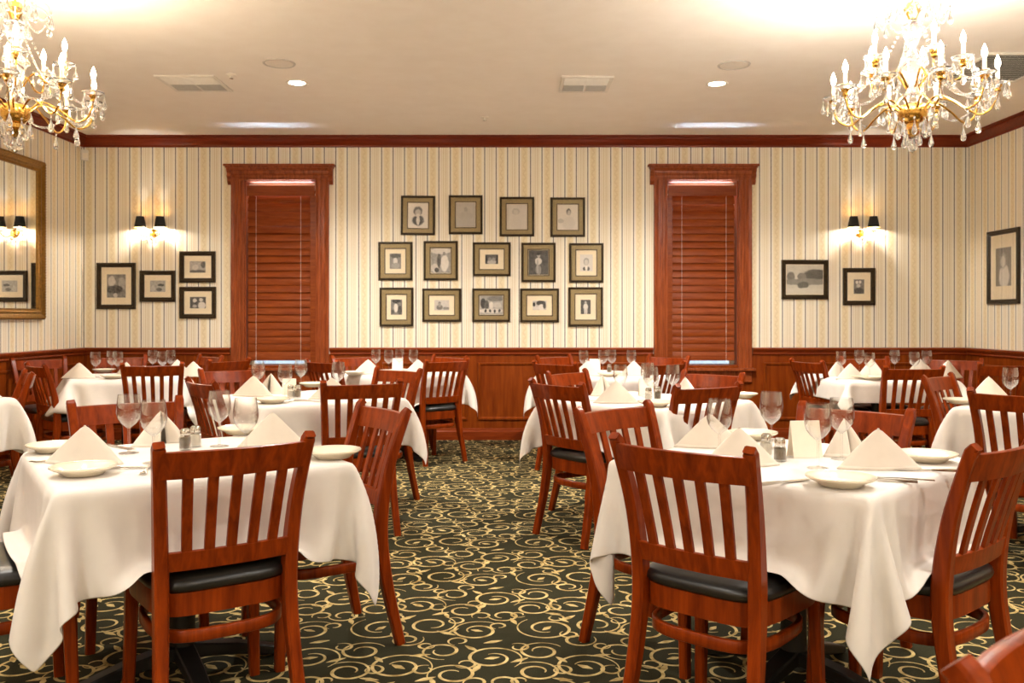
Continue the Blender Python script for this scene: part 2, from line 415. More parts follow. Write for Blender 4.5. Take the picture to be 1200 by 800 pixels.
# ------------------------------------------------------------------ windows and blinds
def window(i, x0, x1):
    w = thing('window_%d' % i, 'tall window in fluted stained wood casing', 'window', ((x0+x1)/2, BACK, 0)); w['kind'] = 'structure'
    del w['label']; del w['category']
    h = (x1-x0)/2; cw = .13
    for sg in (-1, 1):                                             # fluted side casings
        prof = [(0, 0), (0, -.028), (.014, -.032), (.022, -.022), (.04, -.022), (.048, -.03), (.062, -.03), (.068, -.022), (.086, -.022), (.094, -.03), (.112, -.036), (.13, -.036), (.13, 0)]
        mb = MB().loft([[(sg*(h+a), b, z) for a, b in prof] for z in (.70, 2.655)]); mb.build('side_casing', M['case'], w, 25)
    prof = [(0, -.028), (.014, -.032), (.022, -.022), (.05, -.022), (.058, -.03), (.075, -.036), (.095, -.036), (.1, -.05), (.118, -.062), (.125, -.075), (.142, -.08), (.142, 0), (0, 0)]
    mb = MB().loft([[(x, b, 2.63+a) for a, b in prof] for x in (-h-cw-.0, h+cw+.0)]); mb.build('head_casing', M['case'], w, 25)
    mb = MB().b2(-h-cw-.065, h+cw+.065, -.09, 0, 2.765, 2.785); mb.b2(-h-cw-.05, h+cw+.05, -.075, 0, 2.748, 2.765); mb.build('cap', M['case'], w, 25, .004)
    for sg in (-1, 1):                                             # carved corner brackets
        prof = [(0, 2.748), (-.065, 2.748), (-.062, 2.72), (-.045, 2.70), (-.05, 2.67), (-.03, 2.64), (-.034, 2.615), (-.01, 2.59), (0, 2.585)]
        xa, xb = sg*(h+cw), sg*(h+cw+.04); mb = MB().loft([[(xx, b, z) for b, z in prof] for xx in (xa, xb)]); mb.build('bracket', M['case'], w, 35)
    mb = MB().b2(-h-cw-.03, h+cw+.03, -.075, .0, .70, .728); mb.build('sill', M['case'], w, 25, .005)
    mb = MB().b2(-h-cw, h+cw, -.03, -.012, .58, .70); mb.b2(-h-cw, h+cw, -.042, -.012, .585, .6); mb.build('apron', M['case'], w, 25, .004)
    mb = MB().b2(-h, -h+.012, -.001, TH, WZ0, WZ1).b2(h-.012, h, -.001, TH, WZ0, WZ1).b2(-h, h, -.001, TH, WZ1-.012, WZ1).b2(-h, h, -.001, TH, WZ0-.025, WZ0+.005); mb.build('jamb', M['case'], w, 25)
    mb = MB()
    for a, b, c, d in ((-h+.012, -h+.06, WZ0, WZ1-.012), (h-.06, h-.012, WZ0, WZ1-.012), (-h+.06, h-.06, WZ0+.005, WZ0+.012), (-h+.06, h-.06, WZ1-.06, WZ1-.012), (-h+.06, h-.06, 1.67, 1.71)):
        mb.b2(a, b, .12, .15, c, d)
    mb.build('sash', M['white'], w, 25)
    MB().b2(-h+.06, h-.06, .133, .137, WZ0+.012, WZ1-.06).build('pane', M['pane'], w, 0)
    return w
def blind(i, x0, x1, label):
    w = thing('window_blind', label, 'blind', ((x0+x1)/2, BACK, 0), 0, 'wooden blinds in the back windows')
    h = (x1-x0)/2-.014; rnd = random.Random(i)
    MB().b2(-h+.004, h-.004, -.002, .012, 2.475, 2.58).b2(-h+.004, h-.004, .012, .03, 2.50, 2.53).build('valance', M['blind'], w, 25, .003)
    x_a, x_b = (-h+.012, h-.055) if i == 1 else (-h+.05, h-.02)
    nslat = 22; z0, z1 = .872, 2.44
    for k in range(nslat):
        z = z1-(z1-z0)*k/(nslat-1); tilt = math.radians(66 + (9 if k > 9 else 0) + rnd.uniform(-9, 7)); n_ = 6; mb = MB(); ring = []
        top = []; bot = []
        for j in range(n_+1):
            s = (j/n_-.5)*.102; cv = .010*(1-(2*j/n_-1)**2)
            y = .035+s*math.cos(tilt)-cv*math.sin(tilt); zz = z+s*math.sin(tilt)+cv*math.cos(tilt)*.3
            top.append((y, zz)); bot.append((y+.004*math.sin(tilt), zz-.002))
        prof = top+bot[::-1]
        sag = rnd.uniform(-.003, .003)
        mb.loft([[(xx, y, zz+(sag if xx > 0 else 0)) for y, zz in prof] for xx in (x_a, x_b)]); mb.build('slat', M['blind'], w, 50)
    MB().b2(x_a, x_b, .015, .05, .802, .832).build('bottom_rail', M['blind'], w, 25, .003)
    mb = MB()
    for xx in (x_a+.09, x_b-.09): mb.tube([(xx, -.004, 2.47), (xx, -.006, .79)], .0012, 5)
    mb.build('lift_cord', M['card'], w)
    fx0, fx1 = (x_b+.004, h+.002) if i == 1 else (-h-.002, x_a-.004)  # fixed side board beside the slats
    MB().b2(fx0, fx1, .0, .02, .78, 2.475).build('side_board', M['blind'], w, 25, .002)
    return w
for i, (a, b) in enumerate(WIN): window(i+1, a, b)
blind(1, *WIN[0], 'closed wooden slat blind in the left window, by the four small pictures')
blind(2, *WIN[1], 'closed wooden slat blind in the right window, by the landscape picture')

# ------------------------------------------------------------------ ceiling fixtures
def downlight(x, y, label, power=78):
    t = thing('recessed_downlight', label, 'ceiling light', (x, y, CEIL), 0, 'recessed downlights')
    MB().lathe([(.062, -.001), (.072, -.006), (.085, -.006), (.09, -.001), (.09, 0), (.062, 0)], 28).build('trim_ring', M['white'], t)
    MB().lathe([(.0, -.002), (.062, -.002), (.062, -.0005), (0, -.0005)], 24, caps=False).build('lens', M['lens'], t)
    lamp('downlight_lamp', 'SPOT', (0, 0, -.02), power, (1, .955, .885), .05, parent=t, spot_size=math.radians(150), spot_blend=.8)
downlight(*on(348, 97, CEIL)[:2], 'lit recessed downlight in ceiling on the left, ahead of round speaker')
downlight(*on(840, 98, CEIL)[:2], 'lit recessed downlight in ceiling on the right, ahead of round speaker')
for y, row, power in ((3.3, 'over the front tables', 22), (1.35, 'just before the front tables', 17), (-.6, 'nearer the front wall', 30), (-1.9, 'against the front wall', 30)):  # rows of downlights added out of view to brighten the front of the room
    for x, w in ((-3.3, 'left'), (-1.67, 'left of centre'), (1.62, 'right of centre'), (3.4, 'right')):
        if row == 'over the front tables' and abs(x) > 3: continue
        downlight(x, y, 'added unseen fill downlight %s, %s' % (row, w), power)
def speaker(px, py, label):
    p = on(px, py, CEIL); t = thing('ceiling_speaker', label, 'speaker', p, 0, 'round ceiling speakers')
    MB().lathe([(.10, -.001), (.104, -.007), (.114, -.007), (.118, 0), (.10, 0)], 32).build('rim', M['grey'], t)
    MB().lathe([(0, -.005), (.1, -.004), (.1, -.001), (0, -.001)], 32, caps=False).build('grille', M['white'], t)
speaker(327, 74, 'round flat ceiling speaker on the left, beside lit downlight')
speaker(860, 76, 'round flat ceiling speaker on the right, beside lit downlight')
def vent(c, w, d, nl, label, split=True):
    t = thing('ceiling_vent', label, 'vent', (c[0], c[1], CEIL), 0, 'ceiling air vents')
    mb = MB(); f = .03
    for a in ((-w/2, w/2, -d/2, -d/2+f), (-w/2, w/2, d/2-f, d/2), (-w/2, -w/2+f, -d/2+f, d/2-f), (w/2-f, w/2, -d/2+f, d/2-f)): mb.b2(*a, -.014, 0)
    if split: mb.b2(-w/2+f, w/2-f, -.008, .008, -.012, 0).b2(-.008, .008, -d/2+f, d/2-f, -.012, 0)
    mb.build('frame', M['white'], t, 25, .004)
    MB().b2(-w/2+f, w/2-f, -d/2+f, d/2-f, -.002, -.0005).build('duct', M['darkgap'], t, 0)
    for k in range(nl):
        y = -d/2+f+(d-2*f)*(k+.5)/nl; s = (-1 if k < nl/2 else 1) if split else .45
        MB().box((0, y, -.008), (w-2*f, .022, .002), Matrix.Rotation(s*math.radians(38), 3, 'X')).build('louvre', M['white'], t, 0)
vent(on(228, 97, CEIL), .46, .46, 14, 'square white ceiling vent on the left, near the left chandelier')
vent(on(686, 98, CEIL), .40, .46, 14, 'square white ceiling vent in the middle of the ceiling')
vent((3.62, 6.4), .62, .74, 18, 'large louvred return grille in ceiling beside the right chandelier', False)
def sprinkler(px, py, label):
    t = thing('ceiling_sprinkler', label, 'sprinkler', on(px, py, CEIL), 0, 'ceiling sprinklers')
    MB().lathe([(.035, 0), (.036, -.006), (.02, -.012), (.01, -.014), (.01, -.03), (.004, -.032)], 18).build('escutcheon', M['white'], t)
    MB().lathe([(.0, -.034), (.016, -.034), (.016, -.031), (0, -.031)], 14, caps=False).build('deflector', M['steel'], t)
sprinkler(568, 137, 'small white sprinkler head near back wall in centre of ceiling')
sprinkler(271, 87, 'small sprinkler head in ceiling beside left ceiling vent')
t = thing('motion_sensor', 'small white motion sensor high in the left back corner', 'sensor', (LEFT+.035, BACK-.035, 2.88), PI/4)
MB().b2(-.035, .035, -.02, .02, -.055, .055).build('housing', M['white'], t, 30, .008)
MB().b2(-.024, .024, -.026, -.018, -.03, .02).build('sensor_lens', M['card'], t, 30, .004)

# ------------------------------------------------------------------ chandeliers
def arc_pts(P, n=18):
    """smooth curve through points"""
    P = [Vector(p) for p in P]; out = []
    Q = [P[0]*2-P[1]]+P+[P[-1]*2-P[-2]]
    for i in range(1, len(Q)-2):
        for j in range(n if i < len(Q)-3 else n+1):
            t = j/n; a, b, c, d = Q[i-1:i+3]
            out.append(.5*((2*b)+(c-a)*t+(2*a-5*b+4*c-d)*t*t+(3*b-a-3*c+d)*t**3))
    return out
def drop_mb(p, L, r, n=6):
    """faceted pear-shaped crystal hanging below p with a small bead over it"""
    mb = MB(); p = Vector(p)
    mb.lathe([(.0005, 0), (r*.32, -.006), (r*.32, -.012), (.0008, -.018)], 6, p)
    mb.lathe([(.0012, -.018), (r*.35, -.018-L*.25), (r*.8, -.018-L*.55), (r, -.018-L*.74), (r*.72, -.018-L*.92), (.001, -.018-L)], n, p); return mb
def strand_mb(a, b, sag, k, r=.007):
    mb = MB(); a = Vector(a); b = Vector(b)
    for i in range(k+1):
        t = i/k; p = a.lerp(b, t)-Vector((0, 0, sag*4*t*(1-t))); q = r*(1.25 if i % 4 == 2 else 1)
        mb.lathe([(.0006, q), (q*.8, q*.5), (q*.95, 0), (q*.8, -q*.5), (.0006, -q)], 6, p)
    return mb
def chandelier(x, y, label):
    t = thing('crystal_chandelier', label, 'chandelier', (x, y, CEIL), .2, 'crystal chandeliers')
    Z = lambda z: z-CEIL
    MB().lathe([(.001, 0), (.07, 0), (.075, -.012), (.05, -.03), (.02, -.042), (.008, -.05)], 24).build('canopy', M['brass'], t)
    MB().tube([(0, 0, -.045), (0, 0, Z(2.86))], .006, 8).build('hanging_rod', M['brass'], t)
    MB().lathe([(.004, Z(2.87)), (.03, Z(2.86)), (.045, Z(2.83)), (.03, Z(2.80)), (.02, Z(2.775))], 20).build('crown_ring', M['brass'], t)
    MB().lathe([(.02, Z(2.775)), (.045, Z(2.75)), (.05, Z(2.70)), (.03, Z(2.66)), (.022, Z(2.62)), (.04, Z(2.585)), (.055, Z(2.54)), (.04, Z(2.47)), (.025, Z(2.43)), (.035, Z(2.40)), (.05, Z(2.37)), (.03, Z(2.33))], 16).build('baluster', M['crystal'], t, 30)
    MB().lathe([(.03, Z(2.335)), (.06, Z(2.33)), (.072, Z(2.30)), (.068, Z(2.27)), (.05, Z(2.245)), (.03, Z(2.235)), (.03, Z(2.215)), (.045, Z(2.20)), (.03, Z(2.18)), (.004, Z(2.165))], 24).build('hub', M['brass'], t)
    rnd = random.Random(3)
    def arm(ang, pts, zc, R, big):
        ca, sa = math.cos(ang), math.sin(ang); P = lambda r, z, o=0: (r*ca-o*sa, r*sa+o*ca, Z(z))
        a = MB().tube(arc_pts([P(r, z) for r, z in pts], 6), [.0052]*(6*(len(pts)-1)+1), 7).build('arm', M['brass'], t)
        cup = P(R, zc)
        MB().lathe([(.006, -.03), (.016, -.02), (.012, -.008), (.02, 0), (.022, .012), (.012, .014)], 14, cup).build('cup', M['brass'], a)
        MB().lathe([(.012, .008), (.03, .006), (.052, .018), (.056, .026), (.05, .022), (.03, .011), (.012, .012)], 10, cup).build('drip_pan', M['crystal'], a, 20)
        MB().lathe([(.0095, .01), (.0095, .09), (.006, .092), (.001, .092)], 10, cup).build('candle', M['candle'], a)
        MB().lathe([(.006, .092), (.0115, .105), (.0135, .118), (.011, .134), (.005, .15), (.001, .16)], 10, cup).build('bulb', M['bulb'], a)
        for q in range(5 if big else 4):
            th = ang+q*2*PI/(5 if big else 4)+.3; pp = (cup[0]+.052*math.cos(th), cup[1]+.052*math.sin(th), cup[2]+.02)
            drop_mb(pp, .066 if big else .055, .0145).build('pendant', M['crystal'], a, 20)
        drop_mb(P(R, zc-.03), .07, .0145).build('pendant', M['crystal'], a, 20)
        lamp('chandelier_lamp', 'POINT', (cup[0], cup[1], cup[2]+.122), CHAND_W, WARM, .016, parent=a)
        return P
    nA = 10
    for k in range(nA):
        ang = k*2*PI/nA
        P = arm(ang, [(.05, 2.29), (.13, 2.35), (.22, 2.31), (.30, 2.255), (.36, 2.285), (.385, 2.355)], 2.385, .385, True)
        drop_mb(P(.30, 2.25), .075, .0155).build('pendant', M['crystal'], t, 20)
        if k % 2 == 0: strand_mb(P(.05, 2.74), P(.385, 2.39), .10, 30).build('bead_strand', M['crystal'], t, 0)
        P2 = lambda r, z, d: (r*math.cos(ang+d), r*math.sin(ang+d), Z(z))
        strand_mb(P2(.385, 2.37, 0), P2(.385, 2.37, 2*PI/nA), .075, 18).build('bead_strand', M['crystal'], t, 0)
    nB = 5
    for k in range(nB):
        ang = (k+.5)*2*PI/nB+.1
        P = arm(ang, [(.03, 2.42), (.09, 2.50), (.16, 2.45), (.22, 2.455), (.235, 2.51)], 2.535, .235, False)
    for k in range(8):                                              # crown: outward sprays with drops
        ang = k*2*PI/8+.2; ca, sa = math.cos(ang), math.sin(ang); P = lambda r, z: (r*ca, r*sa, Z(z))
        MB().tube(arc_pts([P(.03, 2.81), P(.09, 2.87), P(.15, 2.86), P(.175, 2.82)], 5), .0045, 6).build('crown_spray', M['crystal'], t)
        drop_mb(P(.175, 2.82), .075, .016).build('pendant', M['crystal'], t, 20)
        drop_mb(P(.10, 2.86), .06, .014).build('pendant', M['crystal'], t, 20)
        a2 = ang+2*PI/8; strand_mb(P(.17, 2.82), (.17*math.cos(a2), .17*math.sin(a2), Z(2.82)), .06, 12, .006).build('bead_strand', M['crystal'], t, 0)
    for k in range(9):                                              # skirt of drops under the hub
        ang = k*2*PI/9; drop_mb((.075*math.cos(ang), .075*math.sin(ang), Z(2.26)), .08, .016).build('pendant', M['crystal'], t, 20)
        if k % 2: drop_mb((.045*math.cos(ang), .045*math.sin(ang), Z(2.205)), .075, .015).build('pendant', M['crystal'], t, 20)
    MB().lathe([(.001, Z(2.17)), (.016, Z(2.155)), (.028, Z(2.125)), (.022, Z(2.10)), (.001, Z(2.085))], 8).build('finial', M['crystal'], t, 20)
    return t
ch = chandelier(2.08, 4.5, 'lit crystal chandelier hanging on the right side of the room')
DIM = next(o for o in ch.children_recursive if o.type == 'LIGHT').data.copy(); DIM.energy *= .5; DIM.color = (1, .86, .68)
c2 = copy_tree(ch); c2.location.x = -2.56; c2.rotation_euler.z = .75; 
for o in c2.children_recursive:                                     # the left one burns dimmer and warmer
    if o.type == 'LIGHT': o.data = DIM
c2['label'] = 'lit crystal chandelier hanging on the left side, cut by the frame edge'

# ------------------------------------------------------------------ wall sconces
def sconce(px, label):
    p = at(px, 268, BACK); t = thing('wall_sconce', label, 'wall lamp', (p.x, BACK, p.z), 0, 'twin-shade wall sconces')
    mb = MB().lathe([(.001, .022), (.02, .02), (.04, .01), (.045, .0)], 20, (0, 0, -.05), Matrix.Rotation(PI/2, 3, 'X')); mb.build('backplate', M['brass'], t)
    for sg in (-1, 1):
        a = MB().tube(arc_pts([(0, -.02, -.05), (sg*.03, -.06, -.085), (sg*.08, -.08, -.075), (sg*.1, -.085, -.03)], 6), .005, 7).build('arm', M['brass'], t)
        cup = (sg*.1, -.085, -.03)
        MB().lathe([(.004, -.012), (.018, -.006), (.036, .002), (.034, .006), (.008, .006)], 12, cup).build('drip_pan', M['crystal'], a, 20)
        MB().lathe([(.009, .0), (.009, .05), (.002, .05)], 10, cup).build('candle', M['candle'], a)
        MB().lathe([(.006, .05), (.012, .064), (.012, .078), (.004, .1), (.001, .104)], 10, cup).build('bulb', M['bulb'], a)
        s = MB().lathe([(.038, .145), (.058, .035), (.0565, .035), (.0365, .145)], 24, cup, caps=False).build('lamp_shade', M['shade'], a)
        MB().lathe([(.0362, .1445), (.0562, .0355)], 24, cup, caps=False).build('lining', M['shadein'], a)
        for q in range(4):
            th = q*PI/2+.4; drop_mb((cup[0]+.033*math.cos(th), cup[1]+.033*math.sin(th), cup[2]+.002), .035, .008).build('pendant', M['crystal'], a, 20)
        lamp('sconce_lamp', 'POINT', (cup[0], cup[1], cup[2]+.045), SCONCE_W, WARM, .012, parent=a)
    for xx, zz in ((-.045, -.085), (.045, -.085), (0, -.09)): drop_mb((xx, -.06, zz), .05, .011).build('pendant', M['crystal'], t, 20)
    MB().lathe([(.001, -.075), (.014, -.085), (.02, -.10), (.012, -.118), (.001, -.125)], 8, (0, -.05, 0)).build('finial', M['crystal'], t, 20)
sconce(180, 'lit twin-shade crystal sconce on the back wall left of the left window')
sconce(1008, 'lit twin-shade crystal sconce on the back wall right of the right window')

# ------------------------------------------------------------------ pictures
def photo_mat(name, base, shapes, tint=(1, .93, .82), grain=.25):
    n = NT(name); g = n.gen(); s = n.sep(g)
    p = n.comb(s[0], s[2]); nz = n.noise(p, 7, 4, .6); base_f = n.math('MULTIPLY_ADD', n.math('SUBTRACT', nz, .5), grain, base)
    wob = n.n('ShaderNodeTexNoise'); wob.inputs['Scale'].default_value = 5; n.put(wob.inputs['Vector'], p)
    pw = n.vmath('ADD', p, n.vmath('MULTIPLY', n.vmath('SUBTRACT', wob.outputs['Color'], (.5, .5, .5)), (.09, .09, 0)))
    val = base_f
    for cx, cy, rx, ry, v in shapes:
        q = n.vmath('MULTIPLY', n.vmath('SUBTRACT', pw, (cx, cy, 0)), (1/rx, 1/ry, 0)); x = n.sep(q); d = n.vmath('LENGTH', n.comb(x[0], x[1]))
        m = n.step(d, .8, 1.1, 1, 0)
        val = n.math('ADD', n.math('MULTIPLY', val, n.math('SUBTRACT', 1.0, m)), n.math('MULTIPLY', m, n.math('MULTIPLY_ADD', n.math('SUBTRACT', nz, .5), grain*.6, v)))
    col = n.comb(n.math('MULTIPLY', val, tint[0]), n.math('MULTIPLY', val, tint[1]), n.math('MULTIPLY', val, tint[2]))
    n.set(Base_Color=col, Roughness=.6); return n.m
def frame_ring(mb, w, h, prof):
    """mitred moulding: prof = (inset, height off the wall); wall plane y=0, room at -y"""
    rings = [[(-w/2+i, -d, -h/2+i), (w/2-i, -d, -h/2+i), (w/2-i, -d, h/2-i), (-w/2+i, -d, h/2-i)] for i, d in prof]
    V = [p for r in rings for p in r]; Fs = []
    for a in range(len(rings)-1):
        for k in range(4): Fs.append((a*4+k, a*4+(k+1) % 4, a*4+4+(k+1) % 4, a*4+4+k))
    mb.add(V, Fs)
def picture(loc, rz, w, h, style, photo, label, pw=None, ph=None, group=None, tilt=0):
    t = thing('framed_picture', label, 'picture', loc, rz, group); t.rotation_euler = (0, tilt, rz)
    if style == 'wide':
        mb = MB(); frame_ring(mb, w, h, [(0, 0), (0, .018), (.006, .026), (.016, .026), (.021, .018), (.022, .012)]); mb.build('moulding', M['frame'], t, 25)
        mb = MB(); frame_ring(mb, w, h, [(.021, .012), (.023, .018), (.03, .019), (.056, .014), (.062, .015)]); mb.build('liner', M['liner'], t, 25)
        mb = MB(); frame_ring(mb, w, h, [(.062, .013), (.063, .017), (.069, .017), (.071, .008)]); mb.build('fillet', M['fillet'], t, 25); ins = .069
    else:
        mb = MB(); frame_ring(mb, w, h, [(0, 0), (0, .022), (.008, .03), (.02, .03), (.026, .02), (.038, .02), (.044, .012), (.046, .007)]); mb.build('moulding', M['frame'], t, 25); ins = .045
    iw, ih = w-2*ins+.004, h-2*ins+.004
    if pw is None: pw, ph = iw-.016, ih-.016
    MB().b2(-iw/2, iw/2, -.008, -.001, -ih/2, ih/2).build('mat', M['mat'], t, 0)
    MB().b2(-pw/2, pw/2, -.0095, -.0081, -ph/2, ph/2).build('photograph', photo, t, 0)
    MB().b2(-iw/2, iw/2, -.0125, -.0115, -ih/2, ih/2).build('glazing', M['glazing'], t, 0)
    return t
S = BACK/F
def back_pic(x0, x1, y0, y1, *a, **k):
    p = at((x0+x1)/2, (y0+y1)/2, BACK); return picture((p.x, BACK, p.z), 0, (x1-x0)*S, (y1-y0)*S, *a, **k)
def pp(n_, base, sh, grain=.25, tint=(1, .92, .82)): return photo_mat('photograph_'+n_, base, sh, tint, grain)
bust = lambda dress, hair, face=.62, cx=.5: [(cx, .12, .36, .33, dress), (cx, .62, .17, .19, hair), (cx, .58, .13, .16, face)]
G = 'pictures grouped on the back wall between the windows'
W_ = 'wide'
back_pic(470, 510, 229.5, 275.5, W_, pp('bearded', .80, [(.5, .3, .33, .22, .10), (.5, .3, .09, .2, .75), (.5, .68, .24, .2, .16), (.5, .62, .15, .16, .55), (.5, .5, .12, .07, .75)], .1), 'framed portrait of a white-bearded person in dark coat, first in top row', group=G, tilt=.01)
back_pic(526, 565.5, 229, 274.5, W_, pp('pale', .52, [(.5, .72, .1, .12, .40), (.5, .45, .4, .2, .48), (.5, .2, .35, .2, .5)], .15), 'framed faded pale print without clear figure, second in top row', group=G)
back_pic(585.5, 626, 231, 277, W_, pp('faint', .66, [(.45, .72, .2, .14, .5), (.45, .7, .12, .1, .6), (.5, .25, .3, .25, .64)], .1), 'framed very faint bleached portrait, third in top row', group=G)
back_pic(645, 685.5, 231.5, 277.5, W_, pp('lady', .76, [(.55, .25, .34, .28, .68), (.15, .35, .16, .1, .55), (.54, .72, .13, .15, .12), (.55, .68, .09, .12, .55)], .12), 'framed portrait of dark-haired person in pale dress, last in top row', group=G)
back_pic(443.5, 483.5, 283.5, 328.5, W_, pp('garden', .28, [(.5, .85, .5, .16, .12), (.5, .5, .2, .25, .7), (.5, .2, .4, .2, .38)], .4), 'framed small dim photograph of pale figure, first in middle row', .115, .155, group=G)
back_pic(496.5, 536.5, 282.5, 328.5, W_, pp('family', .34, [(.5, .9, .6, .12, .66), (.7, .4, .22, .35, .72), (.68, .78, .08, .09, .25), (.2, .2, .2, .2, .6), (.3, .12, .12, .1, .06), (.42, .5, .1, .3, .1)], .5), 'framed photograph of person in white with child, second in middle row', group=G)
back_pic(554, 598.5, 284, 323.5, W_, pp('interior', .12, [(.5, .2, .36, .25, .55), (.35, .5, .12, .2, .3), (.65, .5, .15, .2, .34), (.08, .5, .08, .5, .03), (.93, .5, .07, .5, .03)], .3), 'framed landscape-format dark photograph in wide cream mat, centre of middle row', .13, .095, group=G)
back_pic(611, 651, 284.5, 330.5, W_, pp('seated', .10, [(.5, .55, .18, .16, .72), (.5, .80, .09, .1, .5), (.5, .86, .11, .06, .05), (.5, .2, .16, .2, .3), (.45, .35, .05, .3, .45)], .25), 'framed dark photograph of seated figure in white top, fourth in middle row', group=G)
back_pic(667, 707, 285, 331, W_, pp('youth', .72, [(.35, .15, .12, .12, .12), (.65, .15, .12, .12, .12), (.5, .58, .22, .24, .38), (.5, .54, .15, .19, .62), (.5, .2, .1, .14, .85)], .1), 'framed pale bust portrait of young person, last in middle row', .13, .17, group=G)
back_pic(445, 484.5, 337, 382.5, W_, pp('arbour', .22, [(.5, .9, .4, .15, .05), (.45, .45, .18, .3, .72), (.8, .3, .2, .3, .08), (.15, .2, .15, .15, .1)], .5), 'framed small photograph of pale figure under dark foliage, first in bottom row', .115, .155, group=G)
back_pic(495, 540.5, 338, 377, W_, pp('worker', .6, [(.35, .3, .22, .26, .2), (.35, .72, .09, .14, .25), (.8, .2, .25, .15, .25), (.35, .5, .1, .2, .38)], .3), 'framed small photograph of standing figure at desk, second in bottom row', .15, .105, group=G)
back_pic(553.5, 598, 338, 377, W_, pp('crowd', .45, [(.15, .6, .12, .3, .06), (.3, .5, .1, .3, .12), (.7, .85, .4, .15, .25), (.5, .5, .1, .2, .75), (.75, .5, .2, .15, .6), (.5, .2, .6, .12, .7), (.25, .2, .05, .1, .05), (.45, .2, .05, .09, .06), (.65, .18, .05, .1, .05), (.85, .2, .05, .1, .08)], .4), 'framed busy group photograph filling its frame, centre of bottom row', group=G)
back_pic(609.5, 655, 338, 377.5, W_, pp('bride', .62, [(.6, .75, .35, .3, .08), (.1, .6, .1, .25, .05), (.65, .3, .25, .35, .76), (.85, .5, .12, .4, .1), (.2, .2, .25, .2, .7)], .3), 'framed small photograph of pale veiled figure, fourth in bottom row', .14, .095, group=G)
back_pic(666, 706.5, 336.5, 382.5, W_, pp('standing', .10, [(.5, .5, .24, .26, .72), (.5, .82, .11, .1, .5), (.42, .2, .09, .25, .62), (.6, .2, .09, .25, .62)], .15), 'framed small photograph of standing figure in white, last in bottom row', .10, .145, group=G)
G2 = 'pictures beside the left window'
back_pic(114, 159.5, 308, 362, 'narrow', pp('porch', .26, [(.25, .7, .2, .25, .6), (.8, .6, .2, .3, .45), (.4, .35, .5, .18, .08), (.45, .1, .12, .1, .6)], .6), 'large upright framed photograph, leftmost of the four by the left window', .19, .235, group=G2)
back_pic(164.5, 206, 317, 353.5, 'narrow', pp('street', .45, [(.7, .6, .25, .12, .1), (.6, .2, .2, .15, .15), (.2, .3, .15, .3, .55)], .6), 'small landscape-format framed photograph beside the large upright one', .155, .115, group=G2)
back_pic(211, 253, 294.5, 331, 'narrow', pp('yard', .42, [(.85, .7, .15, .3, .12), (.5, .1, .6, .15, .12), (.35, .45, .2, .25, .55)], .5), 'small framed photograph of yard, upper of two stacked by the left window', .16, .115, group=G2)
back_pic(211, 253.5, 336, 373, 'narrow', pp('couple', .10, [(.3, .7, .13, .18, .7), (.7, .75, .13, .16, .7), (.75, .25, .25, .35, .75), (.3, .2, .15, .15, .5)], .3), 'small framed photograph of two pale figures, lower of two stacked pictures', .16, .115, group=G2)
G3 = 'pictures beneath the right sconce'
back_pic(915.5, 970, 304.5, 350.5, 'narrow', pp('landscape', .62, [(.8, .66, .4, .2, .13), (.12, .6, .12, .16, .22), (.42, .6, .12, .14, .22), (.5, .42, .7, .12, .28), (.45, .3, .16, .14, .14), (.5, .08, .7, .14, .66)], .25, (1, .93, .78)), 'framed landscape photograph of trees and field, nearest the right window', group=G3)
back_pic(987.5, 1025, 314, 357.5, 'narrow', pp('group', .22, [(.3, .8, .14, .12, .8), (.6, .82, .14, .12, .75), (.45, .55, .2, .14, .6), (.5, .2, .5, .25, .10)], .5), 'small upright framed group photograph under the right sconce', .105, .145, group=G3)
# right wall
Y0, Y1 = 7.92, 8.44
picture((RIGHT, (Y0+Y1)/2, 1.715), -PI/2, Y1-Y0, .70, 'narrow', pp('matron', .16, [(.55, .25, .35, .32, .7), (.5, .66, .22, .22, .3), (.48, .64, .15, .17, .62)], .2), 'large framed portrait in cream mat on the right wall', .255, .36)
picture((RIGHT, 7.55, 1.73), -PI/2, .52, .70, 'narrow', pp('gentleman', .2, [(.5, .25, .35, .3, .1), (.5, .66, .16, .2, .55)], .2), 'second framed portrait on right wall, mostly past the frame edge', .255, .36)

# mirror on the left wall
t = thing('wall_mirror', 'large gilt-framed mirror hanging on the left wall', 'mirror', (LEFT, 7.27, 1.945), PI/2)
mw, mh = 1.56, 1.45
mb = MB(); frame_ring(mb, mw, mh, [(0, 0), (0, .03), (.008, .045), (.02, .05), (.035, .044), (.05, .034), (.07, .038), (.08, .03), (.095, .026), (.1, .012)]); mb.build('frame', M['gold'], t, 25)
mb = MB()
for a, b, nn in (((-1, -1), (1, -1), 60), ((1, -1), (1, 1), 56), ((1, 1), (-1, 1), 60), ((-1, 1), (-1, -1), 56)):
    for k in range(nn):
        u = (k+.5)/nn; xx = (a[0]+(b[0]-a[0])*u)*(mw/2-.014); zz = (a[1]+(b[1]-a[1])*u)*(mh/2-.014)
        mb.lathe([(.001, .012), (.008, .008), (.011, 0), (.008, -.008), (.001, -.012)], 6, (xx, -.046, zz))
mb.build('beading', M['gold'], t, 60)
MB().b2(-mw/2+.095, mw/2-.095, -.014, -.010, -mh/2+.095, mh/2-.095).build('mirror_glass', M['mirror'], t, 0)

